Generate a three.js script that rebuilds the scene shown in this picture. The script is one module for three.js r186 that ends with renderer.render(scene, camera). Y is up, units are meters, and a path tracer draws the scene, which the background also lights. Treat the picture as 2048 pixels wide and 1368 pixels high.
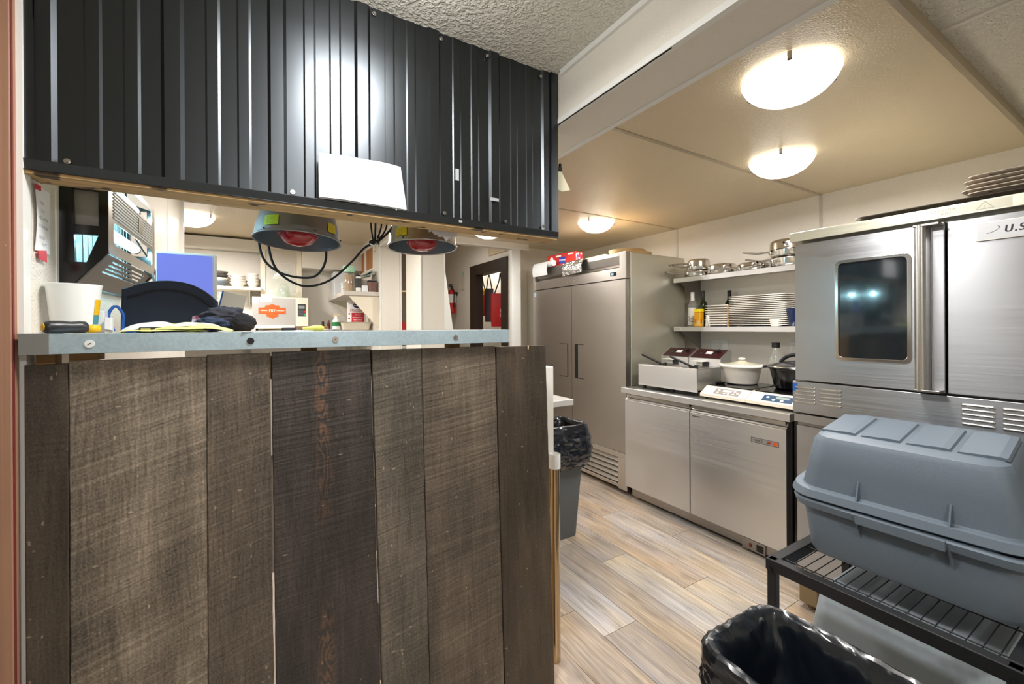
import * as THREE from 'three';
import { RoundedBoxGeometry } from 'three/addons/geometries/RoundedBoxGeometry.js';
import { mergeGeometries, mergeVertices, toCreasedNormals } from 'three/addons/utils/BufferGeometryUtils.js';
import { RectAreaLightUniformsLib } from 'three/addons/lights/RectAreaLightUniformsLib.js';
import { ImprovedNoise } from 'three/addons/math/ImprovedNoise.js';

// ---------------------------------------------------------------- camera, exposure, lights
const scene = new THREE.Scene();
scene.background = new THREE.Color(0x000000);
const camera = new THREE.PerspectiveCamera(2 * Math.atan(684 / 844.9) * 180 / Math.PI, 2048 / 1368, 0.05, 60);
camera.position.set(0, 1.38, 0);
camera.rotation.order = 'YXZ';
camera.rotation.set(-0.0015, -0.53901, -0.00548);
camera.setViewOffset(2048, 1368, 0, 28.25, 2048, 1368);
const renderer = new THREE.WebGLRenderer({ antialias: true });
renderer.toneMapping = THREE.LinearToneMapping;
renderer.toneMappingExposure = 1.0;
renderer.shadowMap.enabled = true;
RectAreaLightUniformsLib.init();
const COOL = [1, 0.985, 0.96], WARM = [1, 0.955, 0.91];
const LAMPS = [   // x, z, ceiling height, colour, candela downwards, radiance of the glass, label
  [1.705, -0.82, 2.322, COOL, 4.8, 2.6, 'largest glowing glass dome light, nearest on the kitchen ceiling'],
  [2.515, -1.255, 2.322, WARM, 7.0, 2.4, 'warm glass dome light on the ceiling between the largest dome and the ovens'],
  [2.571, -2.835, 2.322, WARM, 4.2, 2.2, 'glass dome light on the ceiling above the tall refrigerator'],
  [1.862, -3.54, 2.322, WARM, 3.4, 2.4, 'dome light half hidden behind the lower edge of the black metal panel'],
  [-0.47, -4.31, 2.322, WARM, 12.0, 2.6, 'dome light seen through the pass beside the insect killer'],
  [0.3, -3.15, 2.322, WARM, 7.0, 2.6, 'unseen dome light over the cooking line, lighting the back of the kitchen'],  // hidden above the bulkhead edge, placed to brighten the back wall
  [2.95, -5.75, 2.62, WARM, 1.6, 2.0, 'unseen dome light brightening the storeroom behind the dark door frame'],  // out of view, placed to light the storeroom behind the hanging bags
  [1.9, -5.0, 2.62, WARM, 1.8, 2.0, 'unseen dome light brightening the passage behind the white columns'],  // unseen behind the cross beam, placed to lighten the passage walls
  [0.27, -0.95, 2.372, COOL, 5.0, 4.5, 'unseen dome light overhead, lighting the black metal panel'],  // out of view above the frame, placed for the glow on the panel
  [0.25, 1.25, 2.372, COOL, 6.5, 5.0, 'unseen dome light overhead behind the viewer, lighting the board wall'],  // unseen, placed behind the camera to light the boards evenly
];

// ---------------------------------------------------------------- helpers
const rngOf = (seed) => () => { seed |= 0; seed = seed + 0x6D2B79F5 | 0; let t = Math.imul(seed ^ seed >>> 15, 1 | seed); t = t + Math.imul(t ^ t >>> 7, 61 | t) ^ t; return ((t ^ t >>> 14) >>> 0) / 4294967296; };
const PN = new ImprovedNoise();
const fbm = (x, y, z = 0, o = 4) => { let s = 0, a = 1, f = 1, n = 0; for (let i = 0; i < o; i++) { s += a * PN.noise(x * f, y * f, z + i * 7.3); n += a; a *= 0.5; f *= 2; } return s / n; };
const clamp = (v, a = 0, b = 1) => Math.max(a, Math.min(b, v));
const lerp = (a, b, t) => a + (b - a) * t;
const sstep = (a, b, v) => { const t = clamp((v - a) / (b - a)); return t * t * (3 - 2 * t); };
const used = {};
function numbered(n) { if (!(n in used)) { used[n] = 0; return n; } used[n]++; return n + '_' + String(used[n]).padStart(3, '0'); }
function sh(o) { o.castShadow = true; o.receiveShadow = true; return o; }
function part(name, geo, mat, parent, label) { const g = Array.isArray(geo) ? merge(geo) : geo; const m = sh(new THREE.Mesh(g, mat)); m.name = name; if (label) m.userData.label = label; parent.add(m); return m; }
function thing(name, label, category, pos = [0, 0, 0], turn = 0, group) {
  const o = new THREE.Group(); o.name = numbered(name); o.position.set(...pos); o.rotation.y = turn; o.userData = { label, category };
  if (group) o.userData.group = group; scene.add(o); return o;
}
function struct(name) { const o = new THREE.Group(); o.name = numbered(name); o.userData = { kind: 'structure' }; scene.add(o); return o; }
function copyOf(src, pos, turn, label) { const o = src.clone(); o.name = numbered(src.name.replace(/_\d{3}$/, '')); o.userData = { ...src.userData }; if (label) o.userData.label = label; o.position.set(...pos); o.rotation.y = turn; scene.add(o); return o; }
function merge(list) { const l = list.map((g) => { const n = g.index ? g.toNonIndexed() : g; for (const k of Object.keys(n.attributes)) if (!['position', 'normal', 'uv'].includes(k)) n.deleteAttribute(k); return n; }); return l.length === 1 ? l[0] : mergeGeometries(l); }
const T = (g, x = 0, y = 0, z = 0) => g.translate(x, y, z);
const box = (w, h, d, x = 0, y = 0, z = 0, r = 0) => T(r ? new RoundedBoxGeometry(w, h, d, 2, Math.min(r, w / 2.01, h / 2.01, d / 2.01)) : new THREE.BoxGeometry(w, h, d), x, y, z);
const span = (x0, x1, y0, y1, z0, z1, r = 0) => box(Math.abs(x1 - x0), Math.abs(y1 - y0), Math.abs(z1 - z0), (x0 + x1) / 2, (y0 + y1) / 2, (z0 + z1) / 2, r);
const cyl = (r0, r1, h, x = 0, y = 0, z = 0, n = 24, open = false) => T(new THREE.CylinderGeometry(r1, r0, h, n, 1, open), x, y, z);
const lathe = (pts, n = 40) => new THREE.LatheGeometry(pts.map((p) => new THREE.Vector2(p[0], p[1])), n);
const V = (p) => new THREE.Vector3(...p);
const tube = (pts, r, n = 40, s = 8) => new THREE.TubeGeometry(pts.length > 2 ? new THREE.CatmullRomCurve3(pts.map(V)) : new THREE.LineCurve3(V(pts[0]), V(pts[1])), pts.length > 2 ? n : 1, r, s, false);
const rod = (a, b, r, s = 10) => { const d = V(b).sub(V(a)), g = new THREE.CylinderGeometry(r, r, d.length(), s); g.applyQuaternion(new THREE.Quaternion().setFromUnitVectors(new THREE.Vector3(0, 1, 0), d.clone().normalize())); return T(g, ...V(a).addScaledVector(d, 0.5).toArray()); };
const shapeOf = (pts) => { const s = new THREE.Shape(); pts.forEach((p, i) => i ? s.lineTo(p[0], p[1]) : s.moveTo(p[0], p[1])); s.closePath(); return s; };
const prism = (pts, d, bevel = 0) => new THREE.ExtrudeGeometry(Array.isArray(pts) ? shapeOf(pts) : pts, { depth: d, bevelEnabled: bevel > 0, bevelSize: bevel, bevelThickness: bevel, bevelSegments: 2, curveSegments: 16 });
function rrShape(w, h, r, cx = 0, cy = 0, cls = THREE.Shape) { const s = new cls(), x = cx - w / 2, y = cy - h / 2; s.moveTo(x + r, y); s.lineTo(x + w - r, y); s.quadraticCurveTo(x + w, y, x + w, y + r); s.lineTo(x + w, y + h - r); s.quadraticCurveTo(x + w, y + h, x + w - r, y + h); s.lineTo(x + r, y + h); s.quadraticCurveTo(x, y + h, x, y + h - r); s.lineTo(x, y + r); s.quadraticCurveTo(x, y, x + r, y); return s; }
function uvm(g, along = 'y') {   // uv in metres from the dominant face direction
  if (g.index) g = g.toNonIndexed();
  const p = g.attributes.position, uv = new Float32Array(p.count * 2), a = new THREE.Vector3(), b = new THREE.Vector3(), c = new THREE.Vector3();
  for (let i = 0; i < p.count; i += 3) {
    a.fromBufferAttribute(p, i); b.fromBufferAttribute(p, i + 1); c.fromBufferAttribute(p, i + 2);
    const n = b.clone().sub(a).cross(c.clone().sub(a)); const ax = Math.abs(n.x), ay = Math.abs(n.y), az = Math.abs(n.z);
    for (let k = 0; k < 3; k++) { const x = p.getX(i + k), y = p.getY(i + k), z = p.getZ(i + k); const [u, v] = ax >= ay && ax >= az ? [z, y] : ay >= az ? [x, z] : [x, y]; uv[(i + k) * 2] = u; uv[(i + k) * 2 + 1] = v; }
  }
  g.setAttribute('uv', new THREE.BufferAttribute(uv, 2)); return g;
}
function rrRing(w, d, r, y, n = 10, cx = 0, cz = 0, bow = 0, m = 12) {   // rounded rectangle ring in xz, 4n points + straight subdivisions
  const pts = [], hw = w / 2 - r, hd = d / 2 - r, c = [[hw, hd, 0], [-hw, hd, 90], [-hw, -hd, 180], [hw, -hd, 270]];
  c.forEach(([x, z, a0], i) => {
    for (let k = 0; k <= n; k++) { const a = (a0 + 90 * k / n) * Math.PI / 180; pts.push([x + r * Math.cos(a), y, z + r * Math.sin(a)]); }
    const [x2, z2, a2] = c[(i + 1) % 4], e = [x2 + r * Math.cos(a2 * Math.PI / 180), z2 + r * Math.sin(a2 * Math.PI / 180)], s = pts[pts.length - 1];
    for (let k = 1; k < m; k++) { const t = k / m; pts.push([lerp(s[0], e[0], t), y, lerp(s[2], e[1], t)]); }
  });
  return pts.map(([x, yy, z]) => [cx + x * (1 + bow * (1 - (2 * z / d) ** 2)), yy, cz + z]);
}
function loft(rings, capA = false, capB = false) {
  const n = rings[0].length, pos = [], idx = [];
  rings.forEach((r) => r.forEach((p) => pos.push(...p)));
  for (let j = 0; j < rings.length - 1; j++) for (let i = 0; i < n; i++) { const a = j * n + i, b = j * n + (i + 1) % n, c = a + n, d = b + n; idx.push(a, c, b, b, c, d); }
  const cap = (r, off, flip) => { const c = pos.length / 3, m = r.reduce((s, p) => [s[0] + p[0] / n, s[1] + p[1] / n, s[2] + p[2] / n], [0, 0, 0]); pos.push(...m); for (let i = 0; i < n; i++) { const a = off + i, b = off + (i + 1) % n; flip ? idx.push(c, b, a) : idx.push(c, a, b); } };
  if (capA) cap(rings[0], 0, false); if (capB) cap(rings[rings.length - 1], (rings.length - 1) * n, true);
  const g = new THREE.BufferGeometry(); g.setAttribute('position', new THREE.Float32BufferAttribute(pos, 3)); g.setIndex(idx);
  g.computeVertexNormals(); const uv = new Float32Array(pos.length / 3 * 2); for (let i = 0; i < pos.length / 3; i++) { uv[2 * i] = pos[3 * i] + pos[3 * i + 2]; uv[2 * i + 1] = pos[3 * i + 1]; } g.setAttribute('uv', new THREE.BufferAttribute(uv, 2));
  return g;
}
const crease = (g, a = 0.6) => toCreasedNormals(g, a);
function sheet(nu, nv, f, thick = 0.0004) {   // a curved sheet of real thickness: f(u,v) -> [x,y,z]
  const pos = [], idx = [], uv = [], N = (nu + 1) * (nv + 1), nn = [];
  const P = (u, v) => V(f(u, v)), e = 1e-3;
  for (let j = 0; j <= nv; j++) for (let i = 0; i <= nu; i++) { const u = i / nu, v = j / nv, p = P(u, v); const a = P(Math.min(1, u + e), v).sub(P(Math.max(0, u - e), v)), b = P(u, Math.min(1, v + e)).sub(P(u, Math.max(0, v - e))); nn.push(a.cross(b).normalize()); pos.push(p); uv.push(u, v); }
  const all = []; pos.forEach((p, i) => all.push(...p.clone().addScaledVector(nn[i], thick / 2).toArray())); pos.forEach((p, i) => all.push(...p.clone().addScaledVector(nn[i], -thick / 2).toArray()));
  for (let j = 0; j < nv; j++) for (let i = 0; i < nu; i++) { const a = j * (nu + 1) + i, b = a + 1, c = a + nu + 1, d = c + 1; idx.push(a, b, c, b, d, c, N + a, N + c, N + b, N + b, N + c, N + d); }
  const edge = (a, b) => idx.push(a, N + a, b, b, N + a, N + b);
  for (let i = 0; i < nu; i++) { edge(i + 1, i); edge(nv * (nu + 1) + i, nv * (nu + 1) + i + 1); }
  for (let j = 0; j < nv; j++) { edge(j * (nu + 1), (j + 1) * (nu + 1)); edge((j + 1) * (nu + 1) + nu, j * (nu + 1) + nu); }
  const g = new THREE.BufferGeometry(); g.setAttribute('position', new THREE.Float32BufferAttribute(all, 3)); g.setAttribute('uv', new THREE.Float32BufferAttribute([...uv, ...uv], 2)); g.setIndex(idx); g.computeVertexNormals(); return g;
}

// ---------------------------------------------------------------- textures
function tex(w, h, f, srgb = true, rep) {
  const d = new Uint8Array(w * h * 4);
  for (let y = 0; y < h; y++) for (let x = 0; x < w; x++) { const c = f(x / w, y / h, x, y), i = (y * w + x) * 4; if (typeof c === 'number') d[i] = d[i + 1] = d[i + 2] = clamp(c) * 255; else { d[i] = clamp(c[0]) * 255; d[i + 1] = clamp(c[1]) * 255; d[i + 2] = clamp(c[2]) * 255; } d[i + 3] = 255; }
  const t = new THREE.DataTexture(d, w, h); t.wrapS = t.wrapT = THREE.RepeatWrapping; t.magFilter = THREE.LinearFilter; t.minFilter = THREE.LinearMipmapLinearFilter; t.generateMipmaps = true; if (srgb) t.colorSpace = THREE.SRGBColorSpace; if (rep) t.repeat.set(rep[0], rep[1]); t.needsUpdate = true; return t;
}
function tileNoise(x, y, p, seed = 0) { // periodic value noise
  const h = (i, j) => { i = ((i % p) + p) % p; j = ((j % p) + p) % p; let n = Math.imul(i, 374761393) + Math.imul(j, 668265263) + Math.imul(seed + 1, 982451653) | 0; n = Math.imul(n ^ n >>> 13, 1274126177); return ((n ^ n >>> 16) >>> 0) / 4294967296; };
  const xi = Math.floor(x), yi = Math.floor(y), fx = x - xi, fy = y - yi, u = fx * fx * (3 - 2 * fx), v = fy * fy * (3 - 2 * fy);
  return lerp(lerp(h(xi, yi), h(xi + 1, yi), u), lerp(h(xi, yi + 1), h(xi + 1, yi + 1), u), v);
}
function canvas(w, h, draw) { const c = document.createElement('canvas'); c.width = w; c.height = h; const g = c.getContext('2d'); draw(g, w, h); const t = new THREE.CanvasTexture(c); t.colorSpace = THREE.SRGBColorSpace; return t; }
const pebble = tex(512, 512, (u, v) => { const a = tileNoise(u * 64, v * 64, 64, 1), b = tileNoise(u * 128, v * 128, 128, 2), c = tileNoise(u * 16, v * 16, 16, 3); return sstep(0.35, 0.8, 0.6 * a + 0.3 * b + 0.1 * c); }, false, [4, 4]);
const popcorn = tex(512, 512, (u, v) => { const a = tileNoise(u * 48, v * 48, 48, 4), b = tileNoise(u * 110, v * 110, 110, 5); return sstep(0.3, 0.85, a * 0.55 + b * 0.45); }, false, [2.2, 2.2]);
const brushH = tex(256, 512, (u, v) => 0.5 + 0.25 * (tileNoise(u * 3, v * 256, 256, 6) - 0.5) + 0.3 * (tileNoise(u * 7, v * 90, 256, 7) - 0.5), false, [1.4, 2.5]);
const brushRough = tex(256, 512, (u, v) => 0.7 + 0.16 * (tileNoise(u * 3, v * 256, 256, 16) - 0.5) + 0.08 * (tileNoise(u * 4, v * 4, 4, 17) - 0.5), false, [1.4, 1.6]);
const grain = tex(256, 256, (u, v) => 0.3 + 0.7 * tileNoise(u * 128, v * 128, 128, 9), false, [8, 8]);
const galv = tex(256, 256, (u, v) => { const k = 0.92 + 0.07 * (tileNoise(u * 80, v * 80, 80, 11) - 0.5) + 0.05 * (tileNoise(u * 9, v * 9, 9, 12) - 0.5); return [k * 0.97, k, k * 1.01]; }, true, [3, 3]);

// ---------------------------------------------------------------- materials
const std = (o) => new THREE.MeshStandardMaterial(o), phy = (o) => new THREE.MeshPhysicalMaterial(o);
const M = {
  frp: std({ color: 0xebe5da, roughness: 0.45, bumpMap: pebble, bumpScale: 0.0006 }),
  frpCeil: std({ color: 0xd9c8a9, roughness: 0.33, bumpMap: pebble, bumpScale: 0.0009 }),
  stucco: std({ color: 0xe2e0d4, roughness: 0.9, bumpMap: popcorn, bumpScale: 0.004 }),
  paint: std({ color: 0xe6e2d8, roughness: 0.6 }), white: std({ color: 0xeef0ee, roughness: 0.4 }), trimWhite: std({ color: 0xf0f0ec, roughness: 0.35 }),
  blackSteel: phy({ color: 0x4e5256, metalness: 1, roughness: 0.36, anisotropy: 0.55, anisotropyRotation: Math.PI / 2 }), steelOven: phy({ color: 0xb4b5b8, metalness: 1, roughness: 0.5, roughnessMap: brushRough, anisotropy: 0.7, anisotropyRotation: Math.PI / 2 }),
  steel: phy({ color: 0xd6d6d6, metalness: 1, roughness: 0.5, roughnessMap: brushRough, anisotropy: 0.6, anisotropyRotation: Math.PI / 2 }),
  steelDark: std({ color: 0x9b9793, metalness: 1, roughness: 0.45, roughnessMap: brushRough }),
  steelSide: std({ color: 0xd2cfc0, metalness: 0.9, roughness: 0.45 }), steelFridge: phy({ color: 0xb2aca6, metalness: 1, roughness: 0.48, roughnessMap: brushRough, anisotropy: 0.6, anisotropyRotation: Math.PI / 2 }),
  chrome: std({ color: 0xd6d3ce, metalness: 1, roughness: 0.16 }), satin: std({ color: 0xcac6c0, metalness: 1, roughness: 0.28 }),
  ledge: std({ map: galv, color: 0xc3d2da, metalness: 0.35, roughness: 0.45 }), ledgeCap: std({ color: 0x9a9b9a, metalness: 0.75, roughness: 0.38 }),
  black: std({ color: 0x121214, roughness: 0.5 }), blackGloss: std({ color: 0x0c0c0e, roughness: 0.18 }), rubber: std({ color: 0x17171a, roughness: 0.75 }),
  blackPowder: std({ color: 0x17191c, roughness: 0.42, bumpMap: grain, bumpScale: 0.0001 }),
  grey: std({ color: 0x6a7682, roughness: 0.5, bumpMap: grain, bumpScale: 0.00025 }), greyLight: std({ color: 0xaab5bd, roughness: 0.55, bumpMap: grain, bumpScale: 0.0002 }),
  binGrey: std({ color: 0x5a5f61, roughness: 0.5, bumpMap: grain, bumpScale: 0.0002 }),
  bag: phy({ color: 0x10161e, roughness: 0.26, clearcoat: 0.7, clearcoatRoughness: 0.12 }),
  pine: std({ color: 0xb28d5c, roughness: 0.7 }), darkWood: std({ color: 0x35291f, roughness: 0.55 }), boardWood: std({ color: 0xc39a68, roughness: 0.6 }), peel: std({ color: 0xc7a676, roughness: 0.65 }),
  ceramic: std({ color: 0xece6dc, roughness: 0.18 }), cream: std({ color: 0xe9dfcb, roughness: 0.35 }), paper: std({ color: 0xe4e7e9, roughness: 0.85 }), kraft: std({ color: 0xd9c5a0, roughness: 0.8 }),
  yellowPaper: std({ color: 0xdde08a, roughness: 0.85 }), palePaper: std({ color: 0xe8ecc4, roughness: 0.85 }), yellow: std({ color: 0xe6b813, roughness: 0.4 }), red: std({ color: 0xc01a1c, roughness: 0.45 }), redTape: std({ color: 0xcf1c2c, roughness: 0.5 }),
  glass: phy({ color: 0xffffff, roughness: 0.03, transmission: 1, thickness: 0, ior: 1.5 }), ovenGlass: phy({ color: 0x1b2328, roughness: 0.09, metalness: 0, transmission: 0.25, thickness: 0, ior: 1.7, clearcoat: 1, clearcoatRoughness: 0.05 }),
  greenGlass: phy({ color: 0x263516, roughness: 0.06, transmission: 0.6, thickness: 0 }), clearGlass: phy({ color: 0xfafcfa, roughness: 0.05, transmission: 0.93, thickness: 0 }),
  lampGrey: std({ color: 0x85878f, metalness: 0.7, roughness: 0.38 }), lampSilver: std({ color: 0xa9a49d, metalness: 0.9, roughness: 0.3 }), lampIn: std({ color: 0x8f9aa2, metalness: 0.8, roughness: 0.35 }),
  redBulb: std({ color: 0x8c040c, roughness: 0.07 }), green: std({ color: 0x1d7a3d, roughness: 0.5 }), paleGreen: std({ color: 0xa6d3b4, roughness: 0.5 }), blue: std({ color: 0x1e5fb4, roughness: 0.5 }), navy: std({ color: 0x172538, roughness: 0.7 }), denim: std({ color: 0x2f3c55, roughness: 0.9 }),
  cloth: std({ color: 0x1b1b20, roughness: 0.95 }), foil: std({ color: 0xd9d9d8, metalness: 1, roughness: 0.24 }), burgundy: std({ color: 0x35151c, roughness: 0.25 }), rust: std({ color: 0x97825f, roughness: 0.85, bumpMap: grain, bumpScale: 0.001 }), orange: std({ color: 0xd8591c, roughness: 0.5 }), copper: std({ color: 0xb0743e, roughness: 0.5 }),
  spice: std({ color: 0x7a5a52, roughness: 0.8 }), label: std({ color: 0xe9e7df, roughness: 0.7 }), limeLabel: std({ color: 0xb9d021, roughness: 0.6 }),
};

// ---------------------------------------------------------------- floor
{
  const F = struct('floor');
  part('subfloor', span(-2.3, 3.6, -0.12, -0.006, -6.8, 2.7), std({ color: 0x4a4038, roughness: 0.9 }), F);
  const vars = [0, 1, 2, 3, 4, 5].map((k) => {
    const r = rngOf(40 + k), b = [[0.71, 0.66, 0.62], [0.67, 0.61, 0.56], [0.73, 0.69, 0.66], [0.69, 0.62, 0.56], [0.64, 0.59, 0.55], [0.72, 0.68, 0.64]][k], ox = r() * 50, oy = r() * 50;
    return std({ roughness: 0.45, map: tex(128, 768, (u, v) => {
      const warp = 0.35 * fbm(u * 2, v * 4 + oy, 3, 2), g = fbm(ox + u * 1.6 + warp, oy + v * 3.2, 1, 3), f = fbm(ox + u * 40 + 2 * warp, oy + v * 6, 2, 3), st = fbm(ox + u * 12 + 2.5 * warp, oy + v * 2.6, 5, 3), pt = fbm(ox + u * 2.5, oy + v * 7, 9, 4);
      const k = 1.0 + 0.16 * g + 0.26 * f + 0.24 * st - 0.1 * sstep(0.12, 0.45, pt), w = clamp(0.5 + 1.4 * fbm(ox + u * 1.2, oy + v * 2.4, 12, 2));
      return [b[0] * k * lerp(0.97, 1.03, w), b[1] * k, b[2] * k * lerp(1.05, 0.92, w)];
    }) });
  });
  const pw = 0.2015, off = { 0: -1.405, 1: -0.9, 2: -1.855, 3: -1.447, 4: -2.305, 5: -1.845, 6: -1.2 }, L = 1.22, r = rngOf(5);
  for (let k = -13; k <= 10; k++) {
    const x0 = 1.31 + pw * k, st = off[k] ?? -1.2 - r() * 1.2;
    for (let z = st - L * 3; z < 2.6; z += L) {
      const a = Math.max(z, -6.7), b = Math.min(z + L, 2.6); if (b - a < 0.05 || x0 + pw > 3.48) continue;
      if (x0 < 0.9 && (a > 0.9 || b < -1.6)) continue; if (a > 1.1 || b < -4.9) continue;
      const g = box(pw - 0.0025, 0.008, b - a - 0.0025, 0, 0, 0); const p = g.attributes.position, uv = g.attributes.uv;
      for (let i = 0; i < p.count; i++) uv.setXY(i, p.getX(i) / pw + 0.5, p.getZ(i) / L + 0.5);
      const m = part('plank', g, vars[Math.floor(r() * 6)], F); m.position.set(x0 + pw / 2, -0.004, (a + b) / 2);
    }
  }
}
// ---------------------------------------------------------------- ceilings and beams
{
  const C = struct('ceiling');
  part('stucco_panel', uvm(span(-2.3, 1.03, 2.372, 2.46, -1.36, 2.7)), M.stucco, C);
  part('raised_panel', uvm(span(1.2, 3.6, 2.357, 2.46, -0.475, 2.7)), M.stucco, C);
  for (const x of [1.95, 3.12]) part('seam_strip', span(x - 0.008, x + 0.008, 2.351, 2.358, -0.47, 2.6), M.paint, C);
  const K = 2.322, zs = [-0.475, -1.47, -2.69, -3.91];
  part('step_strip', span(1.2, 3.5, K - 0.003, 2.46, -0.492, -0.474), M.frpCeil, C);
  for (let i = 0; i < 3; i++) part('wall_panel', uvm(span(1.2, 3.6, K, 2.46, zs[i + 1] + 0.002, zs[i] - 0.016)), M.frpCeil, C);
  part('wall_panel', uvm(span(1.2, 3.6, K, 2.46, -4.06, zs[3] - 0.002)), M.frpCeil, C);
  part('wall_panel', uvm(span(-2, 1.03, K, 2.46, -5.4, -1.36)), M.frpCeil, C);
  part('wall_panel', uvm(span(2.6, 3.6, K, 2.46, -4.95, -4.06)), M.frpCeil, C);
  part('wall_panel', uvm(span(1.0, 3.6, 2.62, 2.72, -6.8, -4.0)), M.frpCeil, C);
  for (const z of zs.slice(1)) part('seam_strip', span(1.2, 3.48, K - 0.004, K + 0.003, z - 0.011, z + 0.011, 0.003), M.frpCeil, C);
  for (const z of [-2.69, -3.91, -1.9]) part('seam_strip', span(-1.9, 1.02, K - 0.004, K + 0.003, z - 0.011, z + 0.011, 0.003), M.frpCeil, C);
  const B = struct('ceiling_beam');
  part('beam_wrap', uvm(span(1.013, 1.219, 2.18, 2.5, -4.25, 2.7)), M.frp, B);
  part('corner_trim', [span(1.009, 1.018, 2.176, 2.196, -4.2, 2.6), span(1.012, 1.03, 2.176, 2.181, -4.2, 2.6), span(1.2, 1.223, 2.176, 2.181, -4.2, 2.6), span(1.0, 1.014, 2.352, 2.372, -1.3, 2.6)], M.trimWhite, B);
  const B2 = struct('ceiling_beam');
  part('beam_wrap', [span(1.2, 2.64, 2.25, 2.72, -4.1, -4.03)], M.frp, B2);
  part('beam_trim', [span(1.2, 2.64, 2.25, 2.262, -4.03, -4.024)], M.trimWhite, B2);
}
// ---------------------------------------------------------------- walls
{
  const R = struct('wall_right'), X = 3.48;
  for (const [a, b] of [[2.7, -0.25], [-0.252, -1.469], [-1.471, -2.689], [-2.691, -4.95]]) part('wall_panel', uvm(span(X, X + 0.12, 0, 2.7, b, a)), M.frp, R);
  for (const z of [-0.251, -1.47, -2.69]) part('seam_strip', span(X - 0.003, X + 0.002, 0, 2.322, z - 0.011, z + 0.011, 0.0015), M.frp, R);
  const L = struct('wall_left');
  for (const [a, b] of [[-1.36, -1.511], [-1.513, -3.03], [-3.034, -3.556]]) part('wall_panel', uvm(span(-0.54, -0.44, 0, 2.4, b, a)), M.frp, L);
  for (const z of [-1.512, -3.032]) part('seam_strip', span(-0.441, -0.4375, 1.37, 2.33, z - 0.008, z + 0.008, 0.001), M.trimWhite, L);
  part('corner_trim', [span(-0.447, -0.437, 0, 1.327, -1.362, -1.337), span(-0.447, -0.437, 1.371, 2.372, -1.362, -1.325)], M.trimWhite, L);
  part('end_trim', span(-0.447, -0.43, 1.0, 2.33, -3.57, -3.54), M.trimWhite, L);
  const FL = struct('wall_front');
  part('wall_panel', uvm(span(-2.3, -0.447, 0, 2.5, -1.45, -1.34)), M.paint, FL);
  const wtex = tex(128, 1024, (u, v) => { const g = fbm(u * 6 + 0.6 * fbm(u, v * 4, 2), v * 2.2, 11, 4), f = fbm(u * 50, v * 4, 5, 2), sp = tileNoise(u * 90, v * 700, 1024, 31) > 0.985 ? 0.25 : 0; const k = 0.95 + 0.2 * g + 0.1 * f + sp; return [0.68 * k, 0.51 * k + sp * 0.3, 0.41 * k + sp * 0.4]; });
  const cas = box(0.16, 2.4, 0.03, 0, 0, 0, 0.004); { const p = cas.attributes.position, uv = cas.attributes.uv; for (let i = 0; i < p.count; i++) uv.setXY(i, p.getX(i) / 0.3 + 0.5, p.getY(i) / 2.4 + 0.5); }
  part('wood_casing', cas, std({ map: wtex, roughness: 0.55 }), FL).position.set(-0.5265, 1.2, -1.318);
  part('red_edge', span(-0.4465, -0.4455, 0, 2.37, -1.311, -1.304), std({ color: 0x7c2d2c, roughness: 0.6 }), FL);
  const BK = struct('wall_back');
  part('wall_panel', uvm(span(-2, 1.03, 0, 2.4, -5.4, -5.28)), M.frp, BK);
  part('soffit', uvm(span(-1.9, 0.4, 2.19, 2.3, -5.3, -5.15)), M.frp, BK); part('soffit_trim', span(-1.9, 0.4, 2.185, 2.194, -5.16, -5.146), M.paint, BK);
  part('soffit', uvm(span(0.4, 1.02, 2.03, 2.33, -5.3, -5.02)), M.frp, BK);
  const S1 = struct('wall_side'); part('wall_panel', uvm(span(-2.05, -1.95, 0, 2.4, -5.4, -1.4)), M.frp, S1);
  const E1 = struct('wall_partition'); part('wall_panel', uvm(span(1.013, 1.219, 0, 2.7, -6.8, -4.2)), M.frp, E1);
  part('corner_trim', [span(1.01, 1.02, 0, 2.18, -4.203, -4.19), span(1.212, 1.222, 0, 2.18, -4.203, -4.19)], M.trimWhite, E1);
  // louvred openings in the partition
  for (const [za, zb] of [[-5.12, -4.86], [-4.78, -4.46]]) for (let i = 0; i < 3; i++) { const w = (zb - za) / 3; part('louver', span(1.006, 1.02, 2.0, 2.22, za + w * i + 0.012, za + w * (i + 1) - 0.018, 0.003), M.copper, E1); }
  part('louver_frame', [span(1.004, 1.014, 1.98, 2.0, -5.16, -4.42), span(1.004, 1.014, 2.22, 2.24, -5.16, -4.42), span(1.004, 1.014, 2.0, 2.22, -5.16, -5.12), span(1.004, 1.014, 2.0, 2.22, -4.86, -4.78), span(1.004, 1.014, 2.0, 2.22, -4.46, -4.42)], M.trimWhite, E1);
  const CB = struct('wall_column'); part('wall_panel', uvm(span(1.153, 1.365, 0, 2.178, -3.82, -3.4, 0.012)), M.frp, CB); part('corner_trim', [span(1.15, 1.158, 0, 2.17, -3.402, -3.396), span(1.36, 1.368, 0, 2.17, -3.402, -3.396)], M.trimWhite, CB);
  const DW = struct('wall_door'), DX = 2.62;
  part('wall_panel', uvm(span(DX, DX + 0.1, 0, 2.7, -4.467, -4.2)), M.frp, DW); part('wall_panel', uvm(span(DX, DX + 0.1, 0, 2.7, -6.8, -5.521)), M.frp, DW); part('wall_panel', uvm(span(DX, DX + 0.1, 2.25, 2.7, -5.521, -4.467)), M.frp, DW);
  const D1 = struct('door_1');
  part('casing', [span(DX - 0.02, DX + 0.1, 0, 2.11, -4.617, -4.467)], M.darkWood, D1); part('casing', span(DX - 0.02, DX + 0.1, 0, 2.11, -5.521, -5.344), M.darkWood, D1); part('casing', span(DX - 0.02, DX + 0.1, 2.11, 2.25, -5.521, -4.467), M.darkWood, D1);
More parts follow.
